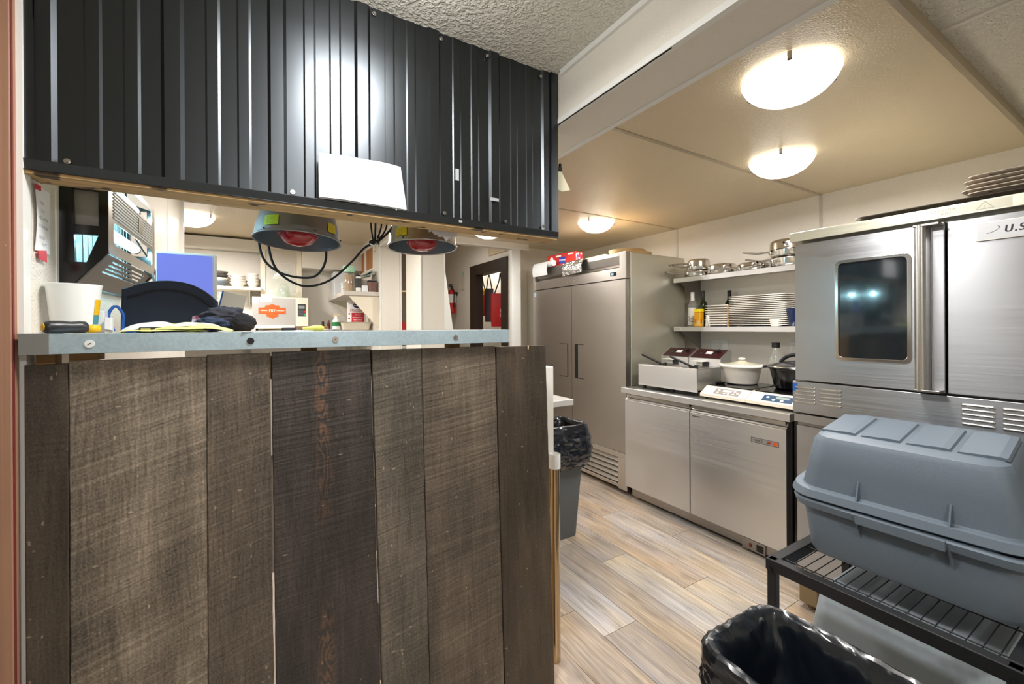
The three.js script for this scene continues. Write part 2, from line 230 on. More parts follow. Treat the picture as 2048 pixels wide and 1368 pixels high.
  const CL = struct('wall_closet'); part('wall_panel', [span(3.2, 3.3, 0, 2.7, -6.2, -4.3), span(2.72, 3.3, 0, 2.7, -6.3, -6.2), span(2.72, 3.3, 0, 2.7, -4.4, -4.3)], M.paint, CL);
  const AL = struct('wall_alcove'); part('wall_panel', uvm(span(2.72, 3.6, 0, 2.5, -4.3, -4.22)), M.frp, AL);
  const EW = struct('wall_end'); part('wall_panel', uvm(span(1, 3.6, 0, 2.7, -6.9, -6.7)), std({ color: 0xb5a696, roughness: 0.7 }), EW);
  const RW = struct('wall_rear'); part('wall_panel', span(-2.3, 3.6, 0, 2.6, 2.6, 2.75), M.paint, RW);
  const FS = struct('wall_far'); part('wall_panel', span(-2.35, -2.2, 0, 2.6, -1.45, 2.75), M.paint, FS);
}
// ---------------------------------------------------------------- ceiling dome lights
{
  const bowl = lathe([[0.001, -0.105], [0.03, -0.104], [0.06, -0.099], [0.09, -0.089], [0.12, -0.071], [0.145, -0.046], [0.158, -0.022], [0.16, -0.016], [0.156, -0.014], [0.001, -0.014]], 48);
  const plate = cyl(0.13, 0.13, 0.014, 0, -0.007, 0, 40);
  LAMPS.forEach(([x, z, y, c, I, E, label]) => {
    const t = thing('ceiling_light', label, 'ceiling light', [x, y, z], 0, 'glass dome ceiling lights');
    part('mounting_plate', plate, M.trimWhite, t);
    const gb = part('glass_bowl', bowl, std({ color: 0xf5f2ea, roughness: 0.3, emissive: new THREE.Color(...c), emissiveIntensity: E }), t);
    for (let k = 0; k < 3; k++) { const a = k * 2.094 + 0.6, cx = 0.157 * Math.cos(a), cz = 0.157 * Math.sin(a); const m = part('clip', [box(0.006, 0.03, 0.014, 0.004, -0.018, 0), box(0.014, 0.004, 0.014, 0, -0.031, 0)], M.chrome, gb); m.position.set(cx, 0, cz); m.rotation.y = -a; }
    const l = new THREE.RectAreaLight(new THREE.Color(...c), I / 0.0576, 0.24, 0.24); l.position.set(0, -0.108, 0); l.rotation.x = -Math.PI / 2; l.castShadow = true; t.add(l);
    if (z > -1.2 && x < 1) { const p = new THREE.PointLight(new THREE.Color(...c), z > 0 ? 2.0 : 0.6, 0, 2); p.position.set(0, -0.12, 0); p.castShadow = true; p.shadow.radius = 5; t.add(p); }   // fill light added under the two unseen dining side domes to brighten the ceiling
  });
}
// ---------------------------------------------------------------- bulkhead with ribbed black steel sheets over the pass
{
  const W = struct('wall_bulkhead'), Z = -1.345, x0 = -0.437, x1 = 1.004, yb = 1.729, yt = 2.372;
  part('timber_core', span(x0, x1, yb + 0.002, yt, -1.41, -1.352), M.pine, W);
  const prof = (a, b) => { // outline of the corrugation seen from above, between a and b
    const pts = [], H = [[0.041, 0], [0.0455, 0.0022], [0.0685, 0.0022], [0.074, 0], [0.11, 0], [0.1145, 0.0022], [0.1375, 0.0022], [0.143, 0], [0.181, 0], [0.1885, 0.008], [0.2195, 0.008], [0.2275, 0]];
    const at = []; for (let k = -3; k < 10; k++) for (const [u, h] of H) at.push([-0.387 + 0.229 * k + u, h]);
    const val = (x) => { for (let i = 0; i < at.length - 1; i++) if (x >= at[i][0] && x <= at[i + 1][0]) return lerp(at[i][1], at[i + 1][1], (x - at[i][0]) / (at[i + 1][0] - at[i][0])); return 0; };
    pts.push([a, val(a)]); for (const p of at) if (p[0] > a + 1e-4 && p[0] < b - 1e-4) pts.push(p); pts.push([b, val(b)]); return pts;
  };
  const sheetGeo = (a, b, lift, wob) => {
    const p = prof(a, b), nv = 24, pos = [], idx = [], uv = [], th = 0.0008, cols = [];
    const off = (x, y, k) => Z + lift + k + 0.0012 * fbm(x * 3 + wob, y * 2.3, 1.7, 2);
    for (const [x, h] of p) cols.push([x, h]);
    for (const s of [0, -th]) for (let j = 0; j <= nv; j++) for (const [x, h] of cols) { const y = lerp(yb + 0.004, yt + 0.01, j / nv); pos.push(x, y, off(x, y, h) + s); uv.push(x, y); }
    const n = cols.length, N = n * (nv + 1);
    for (let j = 0; j < nv; j++) for (let i = 0; i < n - 1; i++) { const q = j * n + i; idx.push(q, q + 1, q + n, q + 1, q + n + 1, q + n, N + q, N + q + n, N + q + 1, N + q + 1, N + q + n, N + q + n + 1); }
    const g = new THREE.BufferGeometry(); g.setAttribute('position', new THREE.Float32BufferAttribute(pos, 3)); g.setAttribute('uv', new THREE.Float32BufferAttribute(uv, 2)); g.setIndex(idx); g.computeVertexNormals(); return crease(g, 0.15);
  };
  part('ribbed_sheet', sheetGeo(x0, 0.302, 0, 0), M.blackSteel, W); part('ribbed_sheet', sheetGeo(0.29, x1 - 0.022, 0.0016, 9), M.blackSteel, W);
  const fl = part('bottom_flashing', [T(prism([[0.0, 0], [0.0016, 0], [0.0066, 0.0235], [0.005, 0.0235]].map(([z, y]) => [-z, y]), x1 + 0.006 - x0).rotateY(Math.PI / 2), x0, yb, -1.3335), span(x0, x1 + 0.006, yb, yb + 0.0015, -1.35, -1.327), span(x0, x1 + 0.004, 1.7515, 1.753, -1.345, -1.327)], M.blackSteel, W);
  part('corner_flashing', [span(x1 - 0.026, x1 + 0.006, yb + 0.02, yt, -1.3305, -1.329), span(x1 + 0.0045, x1 + 0.006, yb, yt, -1.41, -1.329), span(x1 - 0.027, x1 - 0.024, yb + 0.02, yt, -1.342, -1.329)], M.blackSteel, W);
  part('side_flashing', [span(x0 - 0.002, x0 + 0.016, 1.753, yt, -1.334, -1.3325), span(x0 + 0.0145, x0 + 0.016, 1.753, yt, -1.345, -1.3325)], M.blackSteel, W);
  const sg = merge([cyl(0.0062, 0.0062, 0.0012, 0, 0, 0, 18).rotateX(Math.PI / 2), T(cyl(0.0042, 0.004, 0.005, 0, 0, 0, 6).rotateX(Math.PI / 2), 0, 0, 0.003)]);
  for (const [x, y, z] of [[-0.372, 1.762, -1.34], [0.083, 1.765, -1.34], [0.31, 2.352, -1.338], [0.528, 2.35, -1.338], [0.704, 2.35, -1.338], [0.936, 2.345, -1.338], [0.538, 1.766, -1.338], [0.776, 1.768, -1.338], [0.945, 1.77, -1.338]]) part('screw', sg, M.chrome, W).position.set(x, y, z);
  for (const [x, y, w, h] of [[0.586, 1.905, 0.013, 0.04], [0.725, 1.838, 0.036, 0.011], [0.591, 1.742, 0.012, 0.007]]) part('tape', box(w, h, 0.0006, x, y, y < 1.75 ? -1.3265 : y < 1.85 ? -1.3295 : -1.341), std({ color: 0xa7abad, roughness: 0.5, metalness: 0.4 }), W);
  const ut = tex(1024, 64, (u, v) => { const g = fbm(u * 6, v * 9, 3, 3), f = fbm(u * 40, v * 30, 5, 2), st = sstep(0.25, 0.34, fbm(u * 22, v * 2, 8, 3)); const k = 0.92 + 0.22 * g + 0.1 * f - 0.55 * st; return [0.74 * k, 0.61 * k, 0.42 * k]; });
  const ug = span(x0, x1, 1.722, yb, -1.412, -1.331); { const p = ug.attributes.position, uv = ug.attributes.uv; for (let i = 0; i < p.count; i++) uv.setXY(i, (p.getX(i) - x0) / 1.45, (p.getZ(i) + 1.412) / 0.085); }
  part('plywood_underside', ug, std({ map: ut, roughness: 0.8 }), W);
}
// ---------------------------------------------------------------- rough sawn board wall under the ledge
{
  const W = struct('wall_counter'), zf = -1.322, K = 0.983;
  const tops = [[-0.443, -0.3745, 1.302], [-0.3735, -0.1185, 1.3075], [-0.1175, 0.025, 1.312], [0.0285, 0.2945, 1.314], [0.2985, 0.4555, 1.3115], [0.4575, 0.7325, 1.3115], [0.7355, 0.955, 1.3085]];
  const bots = [[-0.445, -0.376], [-0.375, -0.119], [-0.1185, 0.031], [0.0375, 0.325], [0.332, 0.482], [0.4845, 0.766], [0.7695, 0.99]];
  const tone = [[0.27, 0.235, 0.20], [0.47, 0.425, 0.37], [0.37, 0.33, 0.285], [0.24, 0.215, 0.20], [0.37, 0.34, 0.30], [0.36, 0.32, 0.275], [0.30, 0.26, 0.215]];
  const style = [{ saw: 0.02, gloss: 0.36 }, { saw: 0.17, tilt: 0.32, gloss: 0.62 }, { saw: 0.07, tilt: 0.3, gloss: 0.55 }, { saw: 0.03, tilt: 0.1, gloss: 0.5, vein: 1 }, { saw: 0.09, tilt: 0.18, gloss: 0.58 }, { saw: 0.13, tilt: 0.14, gloss: 0.58 }, { saw: 0.03, tilt: 0.1, gloss: 0.42 }];
  tops.forEach(([a_, b_, y_], k) => {
    const a = a_ * K, b = b_ * K, y = 1.38 - (1.38 - y_) * K, [c, d] = bots[k].map((v) => v * K), s = style[k], t = tone[k], w = b - a, tw = Math.max(96, Math.round(w * 1500 / 32) * 32), r = rngOf(70 + k), sp = Array.from({ length: 26 }, () => [r(), r(), 0.0012 + r() * 0.003, r() < 0.5]);
    const hmap = (u, v) => { const x = u * w, yy = v * 1.31; const q = (yy - x * (s.tilt || 0)) ; return 0.55 * fbm(x * 6 + 3 * k, q * 95, k + 0.3, 3) + 0.45 * fbm(x * 130, yy * 20, k + 9.1, 2); };
    const map = tex(tw, 1024, (u, v) => {
      const x = u * w, yy = v * 1.31, q = yy - x * (s.tilt || 0);
      const big = fbm(x * 9 + k * 5, yy * 2.2, k + 0.5, 4), gr = fbm(x * 110 + 4 * fbm(x * 8, yy * 2, 4), yy * 5, k + 2, 3), fine = fbm(x * 240, yy * 190, k + 4, 2);
      const line = Math.max(0, fbm(x * 1.6 + k, q * 75, k + 6, 2)), coarse = fbm(x * 3, q * 11, k + 7.7, 3);
      let m = 1 + 0.5 * big * (1 + 0.4 * big) + 0.22 * gr + 0.34 * fine + s.saw * 2.4 * line + s.saw * 1.2 * coarse;
      let rr = t[0] * m, gg = t[1] * m, bb = t[2] * m;
      if (s.vein) { const cx = 0.47 + 0.05 * fbm(yy * 2, 0.5, 3, 2), dx = (u - cx) * w, ring = Math.abs(Math.sin(90 * Math.abs(dx) + 16 * fbm(dx * 22, yy * 6, 3.3, 3))), on = sstep(0.03, 0.006, Math.abs(dx)) * sstep(0.55, 0.95, ring) * sstep(-0.2, 0.3, fbm(0.5, yy * 5, 7, 2)); rr += 0.17 * on; gg += 0.09 * on; bb += 0.04 * on; }
      for (const [px, py, rad, hz] of sp) { const ddx = (u - px) * w, ddy = (v - py) * 1.31; if (Math.hypot(hz ? ddx * 0.4 : ddx, hz ? ddy : ddy * 0.5) < rad * 0.6) { rr += 0.22; gg += 0.2; bb += 0.17; } }
      return [rr, gg, bb];
    });
    const bm = tex(192, 1536, (u, v) => 0.5 + 0.9 * hmap(u, v), false);
    const mat = std({ map, roughness: s.gloss, bumpMap: bm, bumpScale: k === 0 || k === 6 ? 0.0008 : 0.0026 });
    const dz = [0.002, 0, 0.0015, -0.001, 0.002, 0.0005, 0.003][k], th = 0.022, nY = 30, zF = zf + dz;
    const pos = [], uv = [], idx = [], col = [[a, 0], [a + 0.0015, 0.0015], [b - 0.0015, 0.0015], [b, 0]];
    const R2 = rngOf(k * 7 + 1), wob = Array.from({ length: nY + 1 }, () => (R2() - 0.5) * 0.0016);
    for (let j = 0; j <= nY; j++) { const v = j / nY, yy = v * y; const xl = lerp(c, a, v) + wob[j] * (k ? 1 : 0), xr = lerp(d, b, v) + wob[(j + 7) % (nY + 1)]; for (const [x, z, u] of [[xl, zF - th, 0], [xl, zF - 0.002, 0], [xl + 0.002, zF, 0.008], [xr - 0.002, zF, 0.992], [xr, zF - 0.002, 1], [xr, zF - th, 1]]) { pos.push(x, yy, z); uv.push(u, v); } }
    for (let j = 0; j < nY; j++) for (let i = 0; i < 6; i++) { const p = j * 6 + i, q = j * 6 + (i + 1) % 6; idx.push(p, q, p + 6, q, q + 6, p + 6); }
    const tp = nY * 6; idx.push(tp, tp + 1, tp + 2, tp, tp + 2, tp + 3, tp, tp + 3, tp + 4, tp, tp + 4, tp + 5);
    const g = new THREE.BufferGeometry(); g.setAttribute('position', new THREE.Float32BufferAttribute(pos, 3)); g.setAttribute('uv', new THREE.Float32BufferAttribute(uv, 2)); g.setIndex(idx); g.computeVertexNormals();
    part('plank', crease(g, 0.5), mat, W);
  });
  part('top_rail', span(-0.43, 0.925, 1.24, 1.3, -1.415, -1.347), M.pine, W);
  part('bottom_rail', span(-0.43, 0.93, 0, 0.09, -1.415, -1.347), M.pine, W);
  for (const x of [-0.42, 0.42, 0.905]) part('stud', span(x - 0.019, x + 0.019, 0.09, 1.24, -1.415, -1.347), M.pine, W);
  part('shim_block', span(-0.375, -0.325, 1.3085, 1.3265, -1.40, -1.353), M.pine, W); part('shim_block', span(0.105, 0.145, 1.3, 1.3265, -1.40, -1.36), M.pine, W); part('shim_block', span(0.56, 0.6, 1.3, 1.3265, -1.40, -1.36), M.pine, W); part('shim_block', span(-0.43, -0.40, 1.3, 1.3265, -1.40, -1.36), M.pine, W);
  part('wood_chip', T(prism([[0, 0], [0.006, 0.001], [0.004, -0.014], [0.001, -0.012]], 0.002), 0.856, 1.311, -1.3205), M.kraft, W);
}
// ---------------------------------------------------------------- metal edged ledge and what lies on it
const LT = 1.371;
{
  const t = thing('serving_ledge', 'galvanized steel edged serving ledge on top of the dark board wall', 'ledge', [0, 1.3265, -1.3]);
  part('deck', span(-0.438, 0.758, 0.004, 0.0445, -0.48, -0.0025), std({ color: 0xb9b4aa, roughness: 0.5 }), t);
  part('front_edge', [uvm(span(-0.392, 0.735, 0, 0.0448, -0.002, 0, 0.0008)), span(-0.392, 0.735, 0.0436, 0.0448, -0.03, -0.001)], M.ledge, t);
  part('corner_cap', [span(-0.437, -0.391, -0.0005, 0.0455, -0.002, 0.001, 0.0008)], M.ledgeCap, t, 'duller grey metal corner piece');
  part('corner_cap', [span(0.733, 0.761, -0.0005, 0.0455, -0.002, 0.0012, 0.0008), span(0.759, 0.761, -0.0005, 0.0455, -0.2, 0)], M.ledge, t);
  part('plastic_end', span(0.7615, 0.77, 0.002, 0.044, -0.003, 0.0005), phy({ color: 0xdfe3e2, roughness: 0.25, transmission: 0.5, thickness: 0 }), t);
  const sg = cyl(0.0085, 0.0085, 0.002, 0, 0, 0, 20).rotateX(Math.PI / 2), slot = box(0.006, 0.0016, 0.001, 0, 0, 0.0012).rotateZ(0.5);
  for (const [x, y, m] of [[-0.327, 1.348, M.white], [-0.02, 1.348, M.black], [0.187, 1.348, M.satin], [0.559, 1.347, M.satin]]) { const s = part('screw', sg, m, t, m === M.black ? 'black screw cap' : undefined); s.position.set(x, y - 1.3265, 0.001); part('slot', slot, M.black, s); }
}
{ // insect killer on the left wall
  const killer = thing('insect_killer', 'wall mounted electric insect killer with glowing blue tubes and black end frames', 'insect killer', [-0.44, 1.5, -1.52]), t = killer;
  const L = 0.575, side = [[0.0, 0.0], [0.028, -0.002], [0.094, 0.085], [0.094, 0.325], [0.03, 0.345], [0.0, 0.345]];
  const endFrame = (z) => { const s = shapeOf(side); for (const [a, b] of [[0.055, 0.13], [0.152, 0.247], [0.268, 0.326]]) { const h = new THREE.Path(); const lx = (y) => 0.02 + 0.008 * Math.sin((y) / 0.33 * Math.PI); const rx = (y) => y < 0.085 ? 0.028 + (y + 0.002) * 0.66 : 0.078; h.moveTo(lx(a) + (a < 0.1 ? 0.006 : 0), a); h.lineTo(rx(a) - (a < 0.1 ? 0.012 : 0), a); h.lineTo(rx(b), b); h.lineTo(lx(b), b); h.closePath(); s.holes.push(h); } const g = prism(s, 0.012, 0.0015); return T(g, 0, 0, z); };
  part('end_frame', endFrame(-0.012), M.blackGloss, t); part('end_frame', endFrame(-L), M.blackGloss, t);
  part('side_panel', T(prism([[0.022, 0.148], [0.082, 0.148], [0.082, 0.25], [0.026, 0.25]], 0.003), 0, 0, -0.016), std({ color: 0x8f8c8a, roughness: 0.5 }), t);
  part('back_plate', span(0.002, 0.006, 0.0, 0.345, -L + 0.01, -0.01), std({ color: 0xb9c9cf, metalness: 0.7, roughness: 0.28, bumpMap: pebble, bumpScale: 0.004 }), t);
  // front plate with two window cut-outs and slats between
  const fs = new THREE.Shape(); fs.moveTo(0.0, 0.085); fs.lineTo(L, 0.085); fs.lineTo(L, 0.335); fs.lineTo(0, 0.335); fs.closePath();
  for (const [cy, h] of [[0.145, 0.062], [0.29, 0.055]]) fs.holes.push(rrShape(L - 0.09, h, 0.02, L / 2, cy, THREE.Path));
  part('front_plate', T(prism(fs, 0.002).rotateY(Math.PI / 2), 0.0945, 0, 0), M.satin, t);
  for (let k = 0; k < 9; k++) part('slat', span(0.0965, 0.0995, 0.186 + k * 0.009, 0.1915 + k * 0.009, -L + 0.05, -0.04, 0.001), M.white, t);
  part('badge', span(0.0995, 0.1015, 0.2, 0.25, -0.36, -0.31, 0.001), M.satin, t);
  { // sloping bottom plate, cut by four real slots
    const A = [0.026, 0.0], B = [0.09, 0.083], at = (t) => [lerp(A[0], B[0], t), lerp(A[1], B[1], t)], strip = (t0, t1, z0, z1) => { const [x0, y0] = at(t0), [x1, y1] = at(t1), n = [-0.0012, 0.0009]; return T(prism([[x0, y0], [x1, y1], [x1 + n[0], y1 + n[1]], [x0 + n[0], y0 + n[1]]], z1 - z0), 0, 0, z0); };
    const cuts = [[0.5, 0.545], [0.615, 0.66], [0.73, 0.775], [0.845, 0.89]], e0 = -L + 0.1, e1 = -0.1, list = [strip(0, 1, -L + 0.01, e0), strip(0, 1, e1, -0.01)]; let t = 0; for (const [c0, c1] of cuts) { list.push(strip(t, c0, e0, e1)); t = c1; } list.push(strip(t, 1, e0, e1));
    part('bottom_plate', list, M.steelDark, killer);
  }
  const tubeM = std({ color: 0xffffff, roughness: 0.3, emissive: new THREE.Color(0.45, 0.9, 1.0), emissiveIntensity: 6 });
  for (const y of [0.172, 0.312]) {
    part('glow_tube', T(cyl(0.015, 0.015, L - 0.13, 0, 0, 0, 20).rotateX(Math.PI / 2), 0.05, y, -L / 2), tubeM, t); part('tube_cap', [T(cyl(0.0135, 0.0135, 0.03, 0, 0, 0, 20).rotateX(Math.PI / 2), 0.05, y, -0.05), T(cyl(0.0135, 0.0135, 0.03, 0, 0, 0, 20).rotateX(Math.PI / 2), 0.05, y, -L + 0.05)], M.satin, t);
    for (let k = 0; k < 3; k++) { const l = new THREE.PointLight(new THREE.Color(0.42, 0.86, 1.0), 0.1, 0, 2); l.position.set(0.07, y, -0.12 - 0.165 * k); l.castShadow = true; l.shadow.radius = 0.25; t.add(l); }
  }
  part('kill_grid', Array.from({ length: 12 }, (_, k) => span(0.03, 0.032, 0.06, 0.32, -0.06 - k * 0.04, -0.058 - k * 0.04)), M.satin, t);
  part('hanging_knob', [cyl(0.012, 0.014, 0.03, 0.02, -0.014, -0.02, 12)], M.blackGloss, t);
  const c = thing('power_cord', 'thin grey cord hanging from the insect killer to the ledge', 'cord', [0, 0, 0]);
  part('cord', tube([[-0.353, 1.58, -2.07], [-0.335, 1.58, -2.0], [-0.31, 1.53, -1.9], [-0.28, 1.45, -1.8], [-0.26, 1.385, -1.74]], 0.004), std({ color: 0x5d6670, roughness: 0.5 }), c);
  const c2 = thing('power_cord', 'thin black wire running up the white wall beside the insect killer', 'cord', [0, 0, 0]);
  part('cord', tube([[-0.34, 1.374, -1.74], [-0.343, 1.6, -2.106], [-0.41, 1.75, -2.106], [-0.432, 1.95, -2.12], [-0.436, 2.3, -2.3]], 0.0028), M.rubber, c2);
}
{ // handwritten note
  const t = thing('wall_note', 'handwritten white note held by red tape on the white wall', 'note', [-0.44, 1.63, -1.42], Math.PI / 2);
  const nt = canvas(256, 512, (g, w, h) => { g.fillStyle = '#f3f3f4'; g.fillRect(0, 0, w, h); g.font = 'italic 34px sans-serif'; g.fillStyle = '#9a4a55'; g.fillText('- Red', 60, 130); g.fillStyle = '#9aa0a8'; g.fillText('Cast', 80, 195); g.fillStyle = '#5d6f6a'; g.fillText('WELL-DONE', 24, 255); g.fillStyle = '#57617a'; g.fillText('16 Chimogue', 20, 318); g.fillStyle = '#5f6370'; g.fillText('HALVE-', 50, 410); g.fillText('- NoPC', 90, 460); });
  part('paper', sheet(8, 10, (u, v) => [lerp(-0.04, 0.042, u), lerp(-0.068, 0.082, v), 0.003 + 0.004 * (1 - u) * Math.sin(v * 3.1)]), std({ map: nt, roughness: 0.85 }), t);
  part('tape', box(0.03, 0.012, 0.001, -0.028, 0.079, 0.0075).rotateZ(0.1), M.redTape, t); part('tape', T(prism([[-0.02, 0], [0.022, 0.006], [0.024, -0.022], [-0.018, -0.018]], 0.001), -0.012, -0.068, 0.006), M.redTape, t);
}
{ // things standing and lying on the ledge
  const cup = thing('plastic_cup', 'white tapered plastic cup on the ledge beneath the insect killer', 'cup', [-0.386, LT, -1.43]);
  part('wall', lathe([[0.001, 0], [0.038, 0], [0.039, 0.003], [0.049, 0.114], [0.0508, 0.117], [0.0495, 0.1185], [0.0475, 0.116], [0.037, 0.005], [0.001, 0.005]]), M.white, cup);
  part('sticker', new THREE.CylinderGeometry(0.0468, 0.0415, 0.06, 8, 1, true, 1.12, 0.5).translate(0, 0.052, 0), canvasMat(64, 64, (g) => { g.fillStyle = '#e7b70f'; g.fillRect(0, 0, 64, 40); g.fillStyle = '#4a8f9a'; g.fillRect(0, 40, 64, 24); }), cup);
  const sd = thing('screwdriver', 'black and yellow screwdriver handle lying at the end of the ledge', 'screwdriver', [-0.37, LT + 0.0148, -1.335], 0.62);
  part('grip', lathe([[0.001, 0], [0.01, 0.001], [0.0142, 0.008], [0.0145, 0.03], [0.0125, 0.045], [0.0142, 0.06], [0.013, 0.07], [0.0085, 0.074], [0.001, 0.0742]], 20).rotateZ(-Math.PI / 2).translate(-0.042, 0, 0), std({ color: 0x2d2f33, roughness: 0.35 }), sd);
  part('end_cap', lathe([[0.001, 0], [0.0075, 0], [0.0095, 0.003], [0.001, 0.0031]], 20).rotateZ(-Math.PI / 2).translate(-0.0435, 0, 0), M.yellow, sd);
  part('collar', lathe([[0.001, 0], [0.009, 0], [0.0095, 0.012], [0.0075, 0.022], [0.001, 0.022]], 16).rotateZ(-Math.PI / 2).translate(0.032, -0.004, 0), M.yellow, sd);
  part('shaft', rod([0.05, -0.006, 0], [0.085, -0.0105, -0.02], 0.003), M.satin, sd);
  const slips = [[-0.215, -1.35, 0.15, 0.05, 0.0, 0.030, 0.08, 'yellowPaper'], [-0.2, -1.362, 0.16, 0.06, 0.004, 0.031, -0.05, 'yellowPaper'], [-0.22, -1.368, 0.13, 0.06, 0.009, 0.029, 0.1, 'paper'], [-0.145, -1.352, 0.17, 0.055, 0.006, 0.024, -0.08, 'yellowPaper'], [-0.15, -1.372, 0.14, 0.05, 0.012, 0.023, 0.04, 'palePaper']];
  const lab = ['bottom yellow order slip curling up at the screwdriver end of the pile', 'yellow order slip second from the bottom of the curled pile', 'white slip sandwiched inside the pile of yellow slips', 'upper yellow order slip bending down over the ledge edge', 'topmost pale slip on the pile of order slips'];
  slips.forEach(([x, z, w, d, y0, hgt, rot, m], i) => { const p = thing('order_slip', lab[i], 'paper', [x, LT, z], rot, 'paper slips on the ledge'); part('paper', sheet(22, 10, (u, v) => { const q = 2 * u - 1, arch = 1 - 0.85 * Math.abs(q) ** 2.4; return [q * w / 2 + 0.006 * Math.sin(v * 3 + i), 0.001 + y0 * arch + hgt * arch * (0.22 + 0.78 * v ** 0.8) * 0.62 + 0.0012 * Math.sin(u * 11 + i * 2 + v * 3), (0.5 - v) * d]; }), M[m], p); });
  const box1 = thing('small_case', 'small black case with yellow face under the order slips', 'case', [-0.235, LT, -1.342], 0.1); part('shell', box(0.03, 0.014, 0.02, 0, 0.007, 0, 0.003), M.black, box1); part('face', box(0.018, 0.009, 0.001, -0.002, 0.007, 0.0103), std({ color: 0xb9b26a, roughness: 0.6 }), box1);
  // folded dark cap / mesh cloth
  const cap = thing('folded_cap', 'crumpled black and denim cap resting on the ledge', 'cap', [-0.062, LT, -1.44]);
  const lump = (rx, ry, rz, cx, cy, cz, seed, amp, mat, name) => { const g = new THREE.SphereGeometry(1, 48, 32); const p = g.attributes.position; for (let i = 0; i < p.count; i++) { const v = new THREE.Vector3().fromBufferAttribute(p, i), n = 1 + amp * fbm(v.x * 2.2 + seed, v.y * 2.2, v.z * 2.2, 4) * 2; p.setXYZ(i, cx + v.x * rx * n, Math.max(0.001, cy + v.y * ry * n), cz + v.z * rz * n); } g.computeVertexNormals(); part(name, g, mat, cap); };
  lump(0.036, 0.028, 0.03, 0.018, 0.026, 0.0, 3, 0.12, M.cloth, 'mesh_back'); lump(0.05, 0.026, 0.03, -0.024, 0.044, -0.012, 9, 0.3, std({ color: 0x33343f, roughness: 0.9 }), 'crown'); lump(0.045, 0.02, 0.03, -0.045, 0.024, 0.004, 14, 0.25, M.denim, 'brim');
  const cc = thing('fabric_case', 'dark navy case with rounded top standing on the ledge behind the order slips', 'case', [-0.222, LT, -1.6]);
  const cs = new THREE.Shape(); cs.moveTo(-0.105, 0); cs.lineTo(0.105, 0); cs.lineTo(0.105, 0.085); cs.quadraticCurveTo(0.06, 0.145, -0.02, 0.138); cs.quadraticCurveTo(-0.06, 0.135, -0.085, 0.118); cs.lineTo(-0.102, 0.112); cs.closePath();
  part('shell', T(prism(cs, 0.05, 0.006), 0, 0.006, -0.025), M.navy, cc); part('zip_piping', tube([[-0.095, 0.098, 0.033], [-0.02, 0.122, 0.033], [0.05, 0.11, 0.033], [0.1, 0.075, 0.033]], 0.0025), M.rubber, cc);
  const ck = thing('checked_cloth', 'small pink checked cloth lying against the navy case', 'cloth', [-0.135, LT, -1.53]);
  part('cloth', sheet(12, 8, (u, v) => [lerp(-0.035, 0.03, u), 0.003 + 0.042 * v * v + 0.004 * Math.sin(u * 9), lerp(0.03, -0.028, v)], 0.002), std({ roughness: 0.95, map: tex(32, 32, (u, v) => { const a = Math.floor(u * 8) % 2, b = Math.floor(v * 8) % 2; return a && b ? [0.5, 0.27, 0.33] : a || b ? [0.66, 0.55, 0.64] : [0.83, 0.82, 0.88]; }) }), ck);
  const tb = thing('tablet_screen', 'pale framed tablet with a plain blue screen behind the navy case', 'screen', [-0.2, LT, -1.72], 0.0);
  part('bezel', box(0.158, 0.255, 0.012, 0, 0.1285, 0, 0.005), M.white, tb);
  part('screen', box(0.144, 0.238, 0.002, -0.004, 0.13, 0.0062), std({ color: 0x24305c, roughness: 0.12, emissive: new THREE.Color(0.21, 0.27, 0.88), emissiveIntensity: 0.85 }), tb);
  part('foot', box(0.1, 0.006, 0.03, 0, 0.003, 0, 0.002), M.grey, tb);
  const bl = thing('power_cord', 'loop of blue cord between the white cup and the navy case', 'cord', [0, 0, 0]); part('cord', tube([[-0.335, LT + 0.004, -1.52], [-0.345, LT + 0.05, -1.52], [-0.332, LT + 0.072, -1.525], [-0.318, LT + 0.05, -1.53], [-0.318, LT + 0.006, -1.535], [-0.29, LT + 0.004, -1.52]], 0.0038), M.blue, bl);
  const w1 = thing('white_carton', 'small white carton just right of the white cup', 'carton', [-0.355, LT, -1.5]); part('carton', box(0.02, 0.058, 0.03, 0, 0.029, 0, 0.002), M.paper, w1);
  const w2 = thing('white_carton', 'shorter white carton leaning by the loop of blue cord', 'carton', [-0.334, LT, -1.475]); part('carton', box(0.014, 0.04, 0.02, 0, 0.02, 0, 0.002), M.paper, w2);
  const cd = thing('menu_card', 'pale plastic card with blue edge leaning behind the crumpled cap', 'card', [-0.093, LT, -1.665], 0.35); { const g = part('card', box(0.07, 0.12, 0.003, 0, 0.06, 0, 0.001), M.label, cd); g.rotation.z = -0.22; g.position.y = 0.008; const e = part('blue_edge', box(0.004, 0.12, 0.004, -0.035, 0.06, 0, 0.001), M.blue, cd); e.rotation.z = -0.22; e.position.y = 0.008; }
  const fl = [['flat white paper on the ledge right of the crumpled cap', 0.03, -1.36, 0.16, 0.1, 'paper', 0.2], ['flat beige envelope on the ledge below the microwave oven', 0.005, -1.42, 0.12, 0.09, 'kraft', -0.3], ['flat white slip beside the yellow-green scoop', 0.13, -1.38, 0.1, 0.07, 'paper', 0.5]];
  fl.forEach(([l, x, z, w, d, m, ro], i) => { const p = thing('loose_paper', l, 'paper', [x, LT, z], ro); part('paper', sheet(6, 4, (u, v) => [(u - 0.5) * w, 0.001 + i * 0.0012 + 0.005 * Math.max(0, u - 0.4), (v - 0.5) * d], 0.0008), M[m], p); });
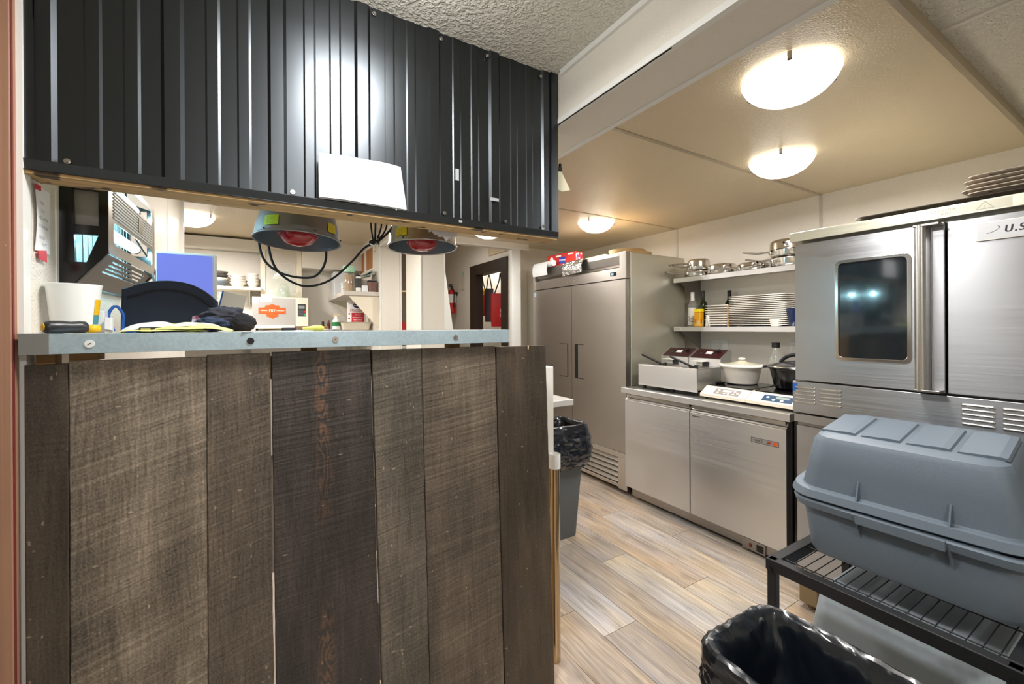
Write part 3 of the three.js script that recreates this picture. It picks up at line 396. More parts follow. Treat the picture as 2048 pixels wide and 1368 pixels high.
  const mk = thing('plastic_scoop', 'yellow-green plastic scoop lying on the ledge in front of the microwave oven', 'scoop', [0.135, LT + 0.009, -1.35], 0.1); part('body', lathe([[0.001, 0], [0.004, 0.002], [0.006, 0.02], [0.0085, 0.03], [0.009, 0.05], [0.006, 0.058], [0.001, 0.059]], 16).rotateZ(-Math.PI / 2).translate(-0.03, 0, 0), std({ color: 0xb9b956, roughness: 0.4 }), mk);
  const bk = thing('small_gadget', 'small dark gadget on the ledge papers', 'gadget', [0.072, LT + 0.0035, -1.36], 0.3); part('body', box(0.035, 0.008, 0.014, 0, 0.004, 0, 0.002), M.black, bk);
}
function canvasMat(w, h, d, o = {}) { return std({ map: canvas(w, h, d), roughness: 0.55, ...o }); }
{ // papers on the bulkhead
  const p = thing('taped_paper', 'bundle of blank white sheets taped low on the black ribbed metal', 'paper', [0.27, 1.82, -1.327]);
  const pm = canvasMat(512, 256, (g, w, h) => { g.fillStyle = '#e6e9eb'; g.fillRect(0, 0, w, h); g.strokeStyle = '#d2d7da'; g.fillStyle = '#d4d9dc'; g.lineWidth = 3; for (const [x, y, ww, hh] of [[90, 140, 34, 26], [150, 142, 36, 24], [195, 140, 36, 26], [240, 130, 34, 48], [350, 150, 22, 22], [385, 150, 18, 20], [420, 150, 16, 22]]) g.strokeRect(x, y, ww, hh); g.strokeRect(340, 60, 60, 30); g.strokeRect(25, 35, 60, 16); g.beginPath(); g.arc(50, 150, 17, 0, 7); g.stroke(); g.beginPath(); g.arc(300, 160, 17, 0, 7); g.stroke(); }, { roughness: 0.85 });
  const curl = (o) => (u, v) => { const top = 0.064 + 0.004 * Math.sin(u * 3.2 - 0.4) + o; const x = lerp(-0.119, 0.117, u) + (1 - v) * 0.018 * u; return [x - o, lerp(-0.064 - 0.001 * u, top, v), 0.0015 + 0.011 * (1 - v) * (0.6 + 0.4 * Math.sin(u * 5)) + 0.004 * Math.sin(u * 6) ** 2 + o]; };
  part('sheet', sheet(20, 10, curl(0.002)), pm, p); part('sheet', sheet(20, 10, (u, v) => { const q = curl(0)(u, v); return [q[0] - 0.003, q[1] - 0.003 - 0.012 * v * (1 - u), q[2] * 0.6]; }), M.paper, p); part('tape', box(0.003, 0.012, 0.0008, 0.1, -0.066, 0.006), M.white, p);
  const q = thing('torn_paper', 'torn zigzag edged white paper hanging under the black metal panel', 'paper', [0.5, 1.7219, -1.414]);
  part('paper', T(prism([[0, 0.02], [0.012, -0.004], [0.02, 0.0], [0.033, -0.012], [0.04, -0.009], [0.048, -0.017], [0.062, -0.014], [0.075, -0.03], [0.085, -0.018], [0.098, -0.012], [0.118, -0.008], [0.118, 0.02]], 0.0008), 0, -0.004, -0.003), std({ color: 0xd9dbe8, roughness: 0.85 }), q);
  const c = thing('clipped_tag', 'cream paper tag hanging from a black clip at the panel corner', 'tag', [1.0115, 1.99, -1.35]);
  part('clip', [box(0.03, 0.016, 0.014, 0.015, 0.02, 0, 0.002), cyl(0.006, 0.006, 0.014, 0.024, 0.034, 0, 10)], M.blackGloss, c); part('tag', T(prism([[0, 0.015], [0.028, 0.012], [0.072, -0.055], [0.03, -0.068], [0.0, -0.06]], 0.001), 0.002, 0, 0.0), std({ color: 0xe2ddc0, roughness: 0.8 }), c);
}
{ // heat lamps
  const shade = [[0.028, 0.19], [0.03, 0.15], [0.06, 0.145], [0.09, 0.125], [0.112, 0.09], [0.125, 0.045], [0.128, 0.012], [0.1335, 0.004], [0.1335, 0.0], [0.1275, 0.002]];
  const make = (label, x, y, z, out, tilt, sticks) => {
    const t = thing('heat_lamp', label, 'heat lamp', [x, y, z]); t.rotation.set(tilt[0], 0, tilt[1]);
    const sd = part('shade', lathe(shade, 56), out, t); part('inner_reflector', lathe([[0.1268, 0.003], [0.124, 0.045], [0.111, 0.088], [0.089, 0.122], [0.059, 0.142], [0.02, 0.146]].reverse(), 56), M.lampIn, t);
    const rb = part('red_bulb', lathe([[0.001, -0.012], [0.02, -0.0105], [0.04, -0.003], [0.055, 0.012], [0.06, 0.03], [0.056, 0.055], [0.035, 0.11], [0.02, 0.14], [0.001, 0.142]], 40), M.redBulb, t); part('bulb_rim', new THREE.TorusGeometry(0.0585, 0.0025, 8, 40).rotateX(Math.PI / 2).translate(0, 0.022, 0), phy({ color: 0x6a0a10, roughness: 0.1 }), rb);
    for (const [a, w, m] of sticks) part('warning_sticker', new THREE.CylinderGeometry(0.1262, 0.1296, 0.031, 8, 1, true, a, w).translate(0, 0.036, 0), m, sd);
    for (const a of [0.3, 1.3, 2.4, 3.5, 4.4, 5.4]) part('rivet', cyl(0.0025, 0.0025, 0.003, 0.131 * Math.sin(a), 0.012, 0.131 * Math.cos(a), 8), M.rubber, sd);
    return t;
  };
  const txt = (bg) => canvasMat(128, 96, (g) => { g.fillStyle = bg; g.fillRect(0, 0, 128, 96); g.fillStyle = '#4d5a12'; g.font = '9px sans-serif'; for (let i = 0; i < 6; i++) g.fillText('WARNING RISK OF FIRE'.slice(0, 20 - (i % 3) * 3), 10, 18 + i * 13); });
  make('grey heat lamp with a bright green sticker hanging under the black panel', 0.113, 1.668, -1.575, M.lampGrey, [-0.06, -0.03], [[-0.88, 0.37, txt('#b6dc1c')], [0.66, 0.3, txt('#d8c417')]]);
  make('silver heat lamp with one yellow sticker beside the white column', 0.544, 1.688, -1.58, M.lampSilver, [-0.05, 0.0], [[-1.14, 0.37, txt('#d8c417')]]);
  const cab = (label, pts, r = 0.0042) => part('cord', tube(pts, r, 60), M.rubber, thing('lamp_cord', label, 'cord', [0, 0, 0]));
  cab('black cord looping low below the grey heat lamp to the tied bundle', [[0.05, 1.9, -1.66], [0.03, 1.68, -1.75], [0.06, 1.585, -1.74], [0.14, 1.535, -1.72], [0.22, 1.555, -1.7], [0.3, 1.63, -1.67], [0.345, 1.685, -1.64], [0.375, 1.698, -1.62], [0.4, 1.72, -1.6], [0.43, 1.76, -1.58], [0.46, 1.87, -1.57]]);
  cab('shorter black cord loop just under the grey heat lamp rim', [[0.02, 1.86, -1.68], [0.0, 1.7, -1.76], [0.02, 1.62, -1.75], [0.08, 1.575, -1.73], [0.17, 1.568, -1.7], [0.2, 1.6, -1.68], [0.212, 1.65, -1.68], [0.2, 1.72, -1.7]]);
  const bd = thing('cable_bundle', 'bundle of tied black and white wires hanging between the heat lamps', 'cables', [0.37, 1.7, -1.62]);
  part('tie', [new THREE.TorusGeometry(0.014, 0.005, 8, 20).rotateX(1.4), cyl(0.009, 0.009, 0.012, 0, 0, 0, 12)], M.rubber, bd); for (const [dx, dz] of [[-0.012, 0], [0.004, 0.006], [0.03, -0.004], [0.05, 0.0]]) part('wire', tube([[dx * 0.2, 0, dz], [dx * 0.9, 0.06, dz], [dx, 0.2, dz]], 0.003), M.rubber, bd); part('white_wire', tube([[-0.016, -0.008, 0.004], [0.0, -0.012, 0.006], [0.008, 0.03, 0.004], [0.004, 0.2, 0.004]], 0.0028), M.white, bd); part('wire_hook', tube([[0.0, -0.006, 0.006], [0.004, -0.03, 0.006], [-0.004, -0.038, 0.006], [-0.006, -0.028, 0.006]], 0.0012), M.satin, bd);
}
// ---------------------------------------------------------------- tall two door refrigerator
{
  const t = thing('refrigerator', 'tall two-door stainless steel refrigerator with a grille at the base', 'refrigerator', [2.57, 0, -3.163]);
  const D = 0.74, h0 = -0.683, h1 = 0.683;   // local z: h0 far end, h1 near end
  part('cabinet', uvm(span(0.054, D, 0.1, 1.995, h0, h1, 0.004)), M.steelSide, t);
  part('header_side', uvm(span(0.0, 0.052, 1.775, 1.998, h1 - 0.075, h1, 0.004)), M.steelFridge, t); part('header_side', uvm(span(0.0, 0.052, 1.775, 1.998, h0, h0 + 0.04, 0.004)), M.steelFridge, t);
  part('header_top', uvm(T(prism([[0.035, 1.882], [0.02, 1.905], [0.012, 1.97], [0.012, 1.998], [0.06, 1.998], [0.06, 1.882]], h1 - h0 - 0.11), 0, 0, h0 + 0.038)), M.steelDark, t);
  const cst = part('control_strip', uvm(span(0.004, 0.054, 1.778, 1.868, h0 + 0.038, h1 - 0.073, 0.002)), M.steelFridge, t);
  part('temperature_display', span(0.001, 0.006, 1.808, 1.84, 0.5, 0.57, 0.002), M.blackGloss, cst); part('display_digits', span(0.0, 0.002, 1.815, 1.834, 0.512, 0.54), std({ color: 0x9cc4ea, emissive: 0x5f9ad8, emissiveIntensity: 0.6 }), cst);
  for (const z of [-0.075, 0.02]) part('lock', cyl(0.009, 0.009, 0.006, 0, 0, 0, 16).rotateZ(Math.PI / 2).translate(0.002, 1.812, z), M.chrome, cst);
  const door = (za, zb, hz0, hz1, flip) => {
    const s = new THREE.Shape(); s.moveTo(za, 0.335); s.lineTo(zb, 0.335); s.lineTo(zb, 1.77); s.lineTo(za, 1.77); s.closePath();
    const hp = new THREE.Path(); hp.moveTo(hz0, 0.895); hp.lineTo(hz1, 0.895); hp.lineTo(hz1, 1.217); hp.lineTo(hz0, 1.217); hp.closePath(); s.holes.push(hp);
    const d = part('door', uvm(prism(s, 0.046, 0).rotateY(-Math.PI / 2).translate(0.048, 0, 0)), M.steelFridge, t);
    part('handle_recess', [span(0.03, 0.036, 0.895, 1.217, hz0, hz1), flip ? span(0.006, 0.036, 0.895, 1.217, hz0, hz0 + 0.03) : span(0.006, 0.036, 0.895, 1.217, hz1 - 0.012, hz1)], M.black, d); part('handle_plate', uvm(flip ? span(0.004, 0.03, 0.9, 1.212, hz0 + 0.042, hz1) : span(0.002, 0.028, 0.9, 1.212, hz0, hz1 - 0.014)), M.steelFridge, d);
    part('gasket', span(0.046, 0.052, 0.34, 1.765, za + 0.004, zb - 0.004), M.black, d);
  };
  door(h0, -0.023, -0.212, -0.078, false); door(-0.019, h1 - 0.01, 0.023, 0.15, true);
  part('sticker', span(0.0005, 0.0022, 1.71, 1.75, h0 + 0.02, h0 + 0.06), std({ color: 0xa9bfd6, roughness: 0.5 }), t);
  part('grille_frame', [span(0, 0.045, 0.29, 0.332, h0, h1, 0.003), span(0, 0.045, 0.04, 0.07, h0 + 0.051, h1 - 0.101, 0.003), span(0, 0.045, 0.03, 0.289, h1 - 0.1, h1, 0.003), span(0, 0.045, 0.03, 0.289, h0, h0 + 0.05, 0.003)].map((g) => uvm(g)), M.satin, t);
  for (let k = 0; k < 5; k++) part('grille_slat', T(box(0.006, 0.036, h1 - h0 - 0.15).rotateZ(-0.7), 0.02, 0.09 + k * 0.044, -0.025), M.satin, t);
  part('grille_back', span(0.045, 0.06, 0.04, 0.33, h0 + 0.01, h1 - 0.01), M.steelDark, t);
  for (const [x, z] of [[0.1, h0 + 0.1], [0.1, h1 - 0.1], [D - 0.1, h0 + 0.1], [D - 0.1, h1 - 0.1]]) part('caster', [cyl(0.045, 0.045, 0.03, 0, 0, 0, 20).rotateX(Math.PI / 2).translate(x, 0.045, z), span(x - 0.02, x + 0.02, 0.05, 0.105, z - 0.02, z + 0.02)], M.black, t);
  // things on top
  const bx = thing('wrap_box', 'red cling wrap carton with blue and white print on top of the refrigerator', 'carton', [2.68, 1.9985, -3.43], 0.12);
  const bm = canvasMat(256, 96, (g) => { g.fillStyle = '#d2291f'; g.fillRect(0, 0, 256, 96); g.fillStyle = '#fff'; g.beginPath(); g.arc(40, 30, 16, 0, 7); g.arc(60, 62, 18, 0, 7); g.fill(); g.fillStyle = '#2a3fb0'; g.fillRect(110, 26, 60, 52); g.fillStyle = '#fff'; g.font = 'bold 22px sans-serif'; g.fillText('Press', 112, 58); g.fillRect(80, 10, 50, 12); g.fillRect(190, 8, 50, 10); g.fillStyle = '#d2291f'; g.beginPath(); g.arc(60, 62, 9, 0, 7); g.fill(); });
  part('carton', box(0.1, 0.125, 0.4, 0, 0.0625, 0, 0.003), bm, bx);
  const ro = thing('parchment_roll', 'white paper roll lying across the front top edge of the refrigerator', 'paper roll', [2.565, 2.03, -3.62]);
  part('roll', T(new THREE.CylinderGeometry(0.03, 0.03, 0.33, 24).rotateX(Math.PI / 2), 0.0, 0, 0), M.paper, ro); part('hanging_sheet', sheet(8, 10, (u, v) => [-0.031 - 0.012 * Math.sin(v * 3) , 0.005 - v * 0.12, lerp(-0.165, 0.1, u)]), M.paper, ro);
  const fo = thing('foil_sheet', 'crumpled aluminium foil hanging over the front of the refrigerator', 'foil', [2.56, 1.9995, -3.12]);
  part('foil', sheet(40, 30, (u, v) => { const n = 0.012 * fbm(u * 9, v * 8, 2.2, 3); return v < 0.3 ? [0.12 - v * 0.4 + n * 0.3, 0.006 + Math.abs(n) * 0.6, lerp(-0.16, 0.13, u)] : [-0.006 - 0.02 * Math.sin((v - 0.3) * 3) + n, 0.006 - (v - 0.3) * 0.19 + 0.015 * u * v, lerp(-0.16, 0.13, u) + n]; }), M.foil, fo);
  const fb = thing('foil_carton', 'flat tan carton lying behind the crumpled foil on the refrigerator', 'carton', [2.79, 1.9985, -3.05], -0.02); part('carton', box(0.14, 0.045, 0.34, 0, 0.0225, 0, 0.003), M.kraft, fb);
  const pe = (label, x, y, z, w, l, ro) => { const p = thing('pizza_board', label, 'wooden board', [x, y, z], ro); part('board', new THREE.CylinderGeometry(w, w * 0.93, 0.022, 40).scale(l / w, 1, 1).translate(0, 0.011, 0), M.peel, p); };
  pe('lower round wooden board on the corner of the refrigerator', 2.82, 1.9985, -2.64, 0.15, 0.18, 0.1); pe('upper round wooden board stacked on top of the refrigerator corner', 2.78, 2.0215, -2.67, 0.155, 0.175, 0.4);
}
// ---------------------------------------------------------------- undercounter refrigerator and cooking gear
const WT = 0.893;
{
  const t = thing('undercounter_refrigerator', 'low two-door stainless steel undercounter refrigerator with thick worktop', 'refrigerator', [2.5, 0, -1.842]);
  const h0 = -0.633, h1 = 0.632;
  part('worktop', uvm(span(0, 0.82, 0.848, WT, h0, h1, 0.004)), M.steel, t);
  part('cabinet', uvm(span(0.075, 0.8, 0.12, 0.848, h0 + 0.02, h1 - 0.02)), M.steelDark, t); part('cabinet_edge', span(0.06, 0.09, 0.12, 0.845, h1 - 0.06, h1 - 0.02), M.black, t);
  part('base', uvm(span(0.06, 0.78, 0.03, 0.12, h0 + 0.06, h1 - 0.05)), M.steelDark, t);
  const prof = [[0.03, 0.098], [0.07, 0.098], [0.07, 0.828], [0.058, 0.828], [0.052, 0.812], [0.04, 0.806], [0.03, 0.79]];
  const door = (za, zb) => { const d = part('door', uvm(T(prism(prof, zb - za), 0, 0, za)), M.steel, t); part('grip_rail', [span(0.036, 0.075, 0.818, 0.84, za + 0.005, zb - 0.005, 0.004), span(0.032, 0.044, 0.785, 0.803, za, zb, 0.004)], M.satin, d); part('gasket', span(0.068, 0.078, 0.11, 0.82, za + 0.006, zb - 0.006), M.rubber, d); return d; };
  door(h0 + 0.017, -0.0235); const d2 = door(-0.0165, h1 - 0.034);
  const lm = canvasMat(256, 48, (g) => { g.fillStyle = '#8e8b88'; g.fillRect(0, 0, 256, 48); g.strokeStyle = '#4a4645'; g.lineWidth = 4; g.strokeRect(2, 2, 252, 44); g.fillStyle = '#34302f'; g.font = 'bold 34px sans-serif'; g.fillText('=MKE', 20, 37); g.fillStyle = '#a33a20'; g.fillRect(150, 12, 34, 24); g.fillStyle = '#e25a1c'; g.fillRect(206, 8, 36, 34); });
  part('name_badge', new THREE.PlaneGeometry(0.158, 0.03).rotateY(-Math.PI / 2).translate(0, 0, 0), lm, d2).position.set(0.0293, 0.701, 0.48); part('badge_plate', box(0.002, 0.034, 0.162, 0, 0, 0, 0.0008), M.satin, d2).position.set(0.0306, 0.701, 0.48);
  part('small_label', box(0.001, 0.008, 0.06), M.steelDark, d2).position.set(0.0295, 0.77, 0.03);
  part('power_inlet', [span(0.05, 0.064, 0.02, 0.085, 0.33, 0.47, 0.002)], M.steelDark, t); part('socket', span(0.046, 0.06, 0.03, 0.07, 0.42, 0.46, 0.002), M.black, t); part('red_switch', span(0.046, 0.058, 0.04, 0.062, 0.375, 0.392, 0.002), std({ color: 0x6a2420, roughness: 0.5 }), t);
  for (const [x, z] of [[0.14, h0 + 0.12], [0.14, h1 - 0.12], [0.68, h0 + 0.12], [0.68, h1 - 0.12]]) part('caster', [cyl(0.03, 0.03, 0.024, 0, 0, 0, 18).rotateX(Math.PI / 2).translate(x, 0.03, z), span(x - 0.012, x + 0.012, 0.02, 0.05, z - 0.018, z + 0.018)], M.black, t);
}
{ // double fryer
  const t = thing('countertop_fryer', 'stainless double countertop deep fryer with two black handled lids', 'fryer', [2.6, WT, -2.112]);
  part('front_panel', uvm(span(-0.008, 0, 0.026, 0.186, -0.263, 0.262, 0.003)), M.steel, t);
  for (const [za, zb] of [[-0.263, -0.002], [0.002, 0.262]]) {
    part('tank', uvm(T(merge([span(0.0005, 0.0055, 0.028, 0.183, za, zb), span(0.26, 0.266, 0.028, 0.2, za, zb), span(0.004, 0.264, 0.028, 0.188, za, za + 0.005), span(0.004, 0.264, 0.028, 0.188, zb - 0.005, zb), span(0.004, 0.264, 0.028, 0.04, za, zb)]))), M.steel, t);
    part('tank_rim', [span(-0.009, 0.012, 0.186, 0.19, za, zb, 0.002), span(0.0, 0.264, 0.184, 0.19, za, za + 0.012, 0.002), span(0.0, 0.264, 0.184, 0.19, zb - 0.012, zb, 0.002)], M.satin, t);
    part('lid', uvm(span(0.03, 0.25, 0.184, 0.19, za + 0.02, zb - 0.02, 0.002)), M.steelDark, t);
    const h = part('basket_handle', [rod([0.07, 0.2, za + 0.16], [-0.02, 0.268, za + 0.045], 0.008, 8), box(0.02, 0.012, 0.04, 0.07, 0.196, za + 0.165, 0.003)], M.black, t);
    part('head', uvm(T(prism([[0.262, 0.17], [0.40, 0.17], [0.40, 0.305], [0.375, 0.31], [0.262, 0.245]], zb - za), 0, 0, za)), M.steel, t);
    const c = part('control_panel', T(box(0.122, 0.003, zb - za - 0.02).rotateZ(0.52), 0.32, 0.2795, (za + zb) / 2), M.burgundy, t);
    part('white_button', T(box(0.03, 0.006, 0.05, 0, 0, 0, 0.002).rotateZ(0.52), 0.325, 0.284, za + 0.13), M.white, c); part('dial', T(cyl(0.016, 0.018, 0.02, 0, 0, 0, 20).rotateZ(0.52), 0.34, 0.298, za + 0.195), M.black, c); part('indicator', T(cyl(0.006, 0.006, 0.004, 0, 0, 0, 12).rotateZ(0.52), 0.315, 0.279, za + 0.07), M.green, c);
    part('tag', [span(0.252, 0.2605, 0.18, 0.225, za + 0.07, za + 0.12), span(0.2, 0.2605, 0.222, 0.227, za + 0.06, za + 0.15)], M.label, t); part('tag_clip', span(0.25, 0.2605, 0.19, 0.222, za + 0.125, za + 0.165), M.black, t);
    part('lid_knob', [cyl(0.012, 0.009, 0.014, 0.03, 0.2, zb - 0.03, 14), cyl(0.016, 0.016, 0.006, 0.03, 0.21, zb - 0.03, 14)], M.black, t);
    for (const x of [0.03, 0.3]) for (const z of [za + 0.03, zb - 0.03]) part('foot', cyl(0.012, 0.014, 0.028, x, 0.014, z, 12), M.rubber, t);
  }
}
{ // induction cookers
  const make = (z0, z1, label, pm, first) => {
    const t = thing('induction_cooker', label, 'cooker', [2.575, WT, (z0 + z1) / 2]); const w = z1 - z0, pr = [[0.0, 0.014], [0.0, 0.032], [0.075, 0.078], [0.4, 0.086], [0.4, 0.014]];
    part('housing', T(prism(pr, w - 0.002), 0, 0, -w / 2 + 0.001), M.cream, t); part('glass_top', T(box(0.3, 0.006, w - 0.02, 0, 0, 0, 0.002).rotateZ(0.0246), 0.235, 0.0865, 0), M.blackGloss, t);
    part('control_panel', new THREE.PlaneGeometry(0.17, 0.055).rotateX(-Math.PI / 2).rotateY(-Math.PI / 2).rotateZ(0.55).translate(0.0365, 0.0563, first ? 0.015 : 0.03), pm, t);
    for (const x of [0.03, 0.36]) for (const z of [-w / 2 + 0.03, w / 2 - 0.03]) part('foot', cyl(0.01, 0.01, 0.015, x, 0.0072, z, 12), M.rubber, t);
    return t;
  };
  const p1 = canvasMat(256, 96, (g) => { g.fillStyle = '#8f8a86'; g.fillRect(0, 0, 256, 96); g.fillStyle = '#cfcac2'; g.fillRect(80, 14, 90, 36); g.fillStyle = '#dcd8d2'; for (const [x, y] of [[40, 30], [40, 72], [110, 74], [150, 74], [200, 26], [200, 72], [235, 50]]) { g.beginPath(); g.arc(x, y, 12, 0, 7); g.fill(); } });
  const p2 = canvasMat(256, 96, (g) => { g.fillStyle = '#24405f'; g.fillRect(0, 0, 256, 96); g.fillStyle = '#8d9a92'; g.fillRect(110, 12, 110, 36); g.fillStyle = '#bcd8ec'; for (const [x, y] of [[40, 36], [100, 70], [170, 72]]) { g.beginPath(); g.arc(x, y, 15, 0, 7); g.fill(); } });
  make(-1.815, -1.502, 'cream induction cooker with grey control panel next to the fryer', p1, true); make(-1.5, -1.22, 'cream induction cooker with dark blue control panel next to the oven', p2, false);
  const mouse = thing('dark_spoon_rest', 'small dark oval spoon rest on the cooker beside the fryer', 'spoon rest', [2.735, WT + 0.088, -1.77]); part('dish', lathe([[0.001, 0.0], [0.03, 0.001], [0.04, 0.014], [0.036, 0.014], [0.028, 0.005], [0.001, 0.004]], 24).scale(1.0, 1, 0.8), M.rubber, mouse);
  const cr = thing('white_crock', 'white ribbed crock with lid standing on the induction cooker', 'pot', [2.86, WT + 0.0925, -1.69]);
  const rib = lathe([[0.001, 0], [0.09, 0], [0.096, 0.006], [0.118, 0.105], [0.14, 0.112], [0.145, 0.122], [0.138, 0.13], [0.12, 0.132], [0.112, 0.12], [0.09, 0.01], [0.001, 0.008]], 96); { const p = rib.attributes.position; for (let i = 0; i < p.count; i++) { const y = p.getY(i); if (y > 0.004 && y < 0.104) { const a = Math.atan2(p.getZ(i), p.getX(i)), k = 1 + 0.012 * Math.cos(a * 40); p.setX(i, p.getX(i) * k); p.setZ(i, p.getZ(i) * k); } } rib.computeVertexNormals(); }
  part('wall', rib, M.ceramic, cr); const ld = part('lid', lathe([[0.001, 0.158], [0.02, 0.158], [0.028, 0.15], [0.06, 0.142], [0.1, 0.135], [0.125, 0.131], [0.125, 0.128], [0.001, 0.13]], 48), phy({ color: 0xd9d5bd, roughness: 0.12, transmission: 0.3, thickness: 0 }), cr); part('knob', lathe([[0.001, 0.176], [0.02, 0.174], [0.024, 0.166], [0.014, 0.157], [0.001, 0.156]], 24), M.ceramic, ld);
  const dp = thing('black_cooking_pot', 'black slow cooker pot with lid and arched handle beside the oven', 'pot', [2.87, WT + 0.0925, -1.355]);
  part('wall', lathe([[0.001, 0], [0.105, 0], [0.115, 0.01], [0.138, 0.12], [0.15, 0.128], [0.152, 0.136], [0.135, 0.138], [0.001, 0.137]], 56), M.blackGloss, dp); part('rim', new THREE.TorusGeometry(0.147, 0.005, 8, 56).rotateX(Math.PI / 2).translate(0, 0.139, 0), M.chrome, dp);
  const dl = part('lid', lathe([[0.001, 0.178], [0.06, 0.17], [0.11, 0.156], [0.142, 0.142], [0.142, 0.139], [0.001, 0.139]], 48), phy({ color: 0x3a3a3c, roughness: 0.08, transmission: 0.3, thickness: 0 }), dp); part('lid_handle', tube([[-0.03, 0.165, -0.075], [-0.03, 0.2, -0.035], [-0.03, 0.215, 0.02], [-0.03, 0.2, 0.08], [-0.03, 0.172, 0.1]], 0.011), M.rubber, dl); part('side_handle', box(0.05, 0.014, 0.05, 0, 0.128, -0.165, 0.006), M.rubber, dp);
  const bt = thing('clear_bottle', 'clear bottle with black cap behind the white crock and black pot', 'bottle', [3.2, WT, -1.64]); part('glass', lathe([[0.001, 0], [0.05, 0], [0.052, 0.01], [0.052, 0.22], [0.045, 0.25], [0.026, 0.29], [0.024, 0.33], [0.001, 0.33]], 32), M.clearGlass, bt); part('cap', cyl(0.026, 0.026, 0.035, 0, 0.348, 0, 20), M.black, bt);
  const ou = thing('wall_outlet', 'pale outlet cover plate on the wall behind the black pot', 'outlet', [3.479, 1.2, -1.62]); const opl = part('plate', box(0.006, 0.115, 0.12, -0.003, 0, 0, 0.003), M.white, ou); for (const z of [-0.03, 0.03]) part('socket', box(0.003, 0.07, 0.034, -0.007, 0, z, 0.001), M.label, opl);
  const o2 = thing('wall_outlet', 'pale outlet cover plate on the wall behind the fryer', 'outlet', [3.479, 1.2, -2.25]); part('plate', box(0.006, 0.115, 0.16, -0.003, 0, 0, 0.003), M.white, o2); part('socket', box(0.003, 0.07, 0.034, -0.007, 0, 0, 0.001), M.label, o2);
}
{ // steel wall shelves
  const make = (y, za, zb, label, tag) => { const t = thing('wall_shelf', label, 'shelf', [3.12, y, (za + zb) / 2]); const w = zb - za; part('deck', uvm(span(0, 0.358, -0.003, 0, -w / 2, w / 2)), M.steel, t); part('front_lip', uvm(span(-0.002, 0.001, -0.038, 0, -w / 2, w / 2)), M.steel, t); part('back_upstand', uvm(span(0.354, 0.358, -0.003, 0.04, -w / 2, w / 2)), M.steel, t); for (const z of [-w / 2 + 0.01, w / 2 - 0.012]) part('bracket', T(prism([[0.02, -0.003], [0.357, -0.003], [0.357, -0.2], [0.34, -0.2]], 0.003), 0, 0, z), M.steelDark, t); if (tag) { part('price_label', box(0.0012, 0.02, 0.075, -0.0028, -0.018, -w / 2 + 0.045), canvasMat(128, 32, (g) => { g.fillStyle = '#c9c5bd'; g.fillRect(0, 0, 128, 32); g.fillStyle = '#45403c'; g.font = 'bold 20px sans-serif'; g.fillText('NO REMO', 10, 23); }), t); } return t; };
  make(1.376, -2.45, -1.2, 'lower steel wall shelf holding plates and bottles', true); make(1.797, -2.45, -1.2, 'upper steel wall shelf holding stacked steel pans', false);
  const S = 1.3763, U = 1.7973;
  const bottle = (name, label, z, x, prof, mat, capP, capM, lab) => { const t = thing(name, label, 'bottle', [x, S, z]); const gl = part('glass', lathe(prof, 32), mat, t); part('neck_wrap', lathe(capP, 24), capM, t); if (lab) part('label', new THREE.CylinderGeometry(lab[0], lab[0], lab[1], 28, 1, true).translate(0, lab[2], 0), lab[3], gl); };
  const wine = [[0.001, 0], [0.034, 0], [0.037, 0.005], [0.037, 0.17], [0.034, 0.195], [0.018, 0.225], [0.0145, 0.24], [0.0145, 0.3], [0.001, 0.301]];
  const wl = canvasMat(128, 128, (g) => { g.fillStyle = '#e6e4dc'; g.fillRect(0, 0, 128, 128); g.strokeStyle = '#77737a'; g.lineWidth = 4; for (let i = 0; i < 4; i++) { g.beginPath(); g.arc(30 + i * 25, 60 + (i % 2) * 30, 14, 0, 5); g.stroke(); } });
  bottle('wine_bottle', 'clear bottle with white cap and patterned white label on the shelf', -2.365, 3.26, wine, M.clearGlass, [[0.0155, 0.225], [0.0165, 0.228], [0.0165, 0.302], [0.001, 0.303]], M.white, [0.0376, 0.15, 0.09, wl]);
  bottle('wine_bottle', 'dark green wine bottle standing behind the yellow capped jar', -2.245, 3.23, wine, M.greenGlass, [[0.0155, 0.24], [0.0158, 0.305], [0.001, 0.306]], M.black);
  bottle('wine_bottle', 'dark green wine bottle standing behind the smaller plate stack', -2.12, 3.41, wine, M.greenGlass, [[0.0155, 0.24], [0.0158, 0.305], [0.001, 0.306]], M.black);
  const yj = thing('spice_jar', 'yellow jar with bright yellow cap in front of the green wine bottle', 'jar', [3.16, S, -2.232]); part('jar', box(0.06, 0.12, 0.06, 0, 0.06, 0, 0.01), canvasMat(64, 128, (g) => { g.fillStyle = '#d99a12'; g.fillRect(0, 0, 64, 128); g.fillStyle = '#c9b27a'; g.fillRect(30, 76, 26, 44); g.fillStyle = '#b4651a'; g.fillRect(8, 60, 20, 40); }), yj); part('cap', box(0.063, 0.028, 0.063, 0, 0.134, 0, 0.006), std({ color: 0xf0d21a, roughness: 0.4 }), yj);
  const jg = thing('steel_shaker', 'small steel shaker beside the yellow capped jar', 'shaker', [3.16, S, -2.145]); part('wall', lathe([[0.001, 0], [0.026, 0], [0.028, 0.004], [0.02, 0.088], [0.018, 0.09], [0.001, 0.09]], 28), M.chrome, jg);
  const plate = (s) => { const [w, d, k] = s > 0.1 ? [0.27, 0.42, 0.0135] : [0.19, 0.195, 0.019]; return crease(loft([rrRing(w * 0.6, d * 0.7, 0.02, 0, 4), rrRing(w * 0.66, d * 0.76, 0.02, 0.001, 4), rrRing(w, d, 0.014, k * 0.55, 4), rrRing(w, d, 0.014, k * 0.86, 4), rrRing(w * 0.96, d * 0.97, 0.014, k * 0.9, 4), rrRing(w * 0.64, d * 0.74, 0.02, 0.0045, 4)], true, true), 0.5); };
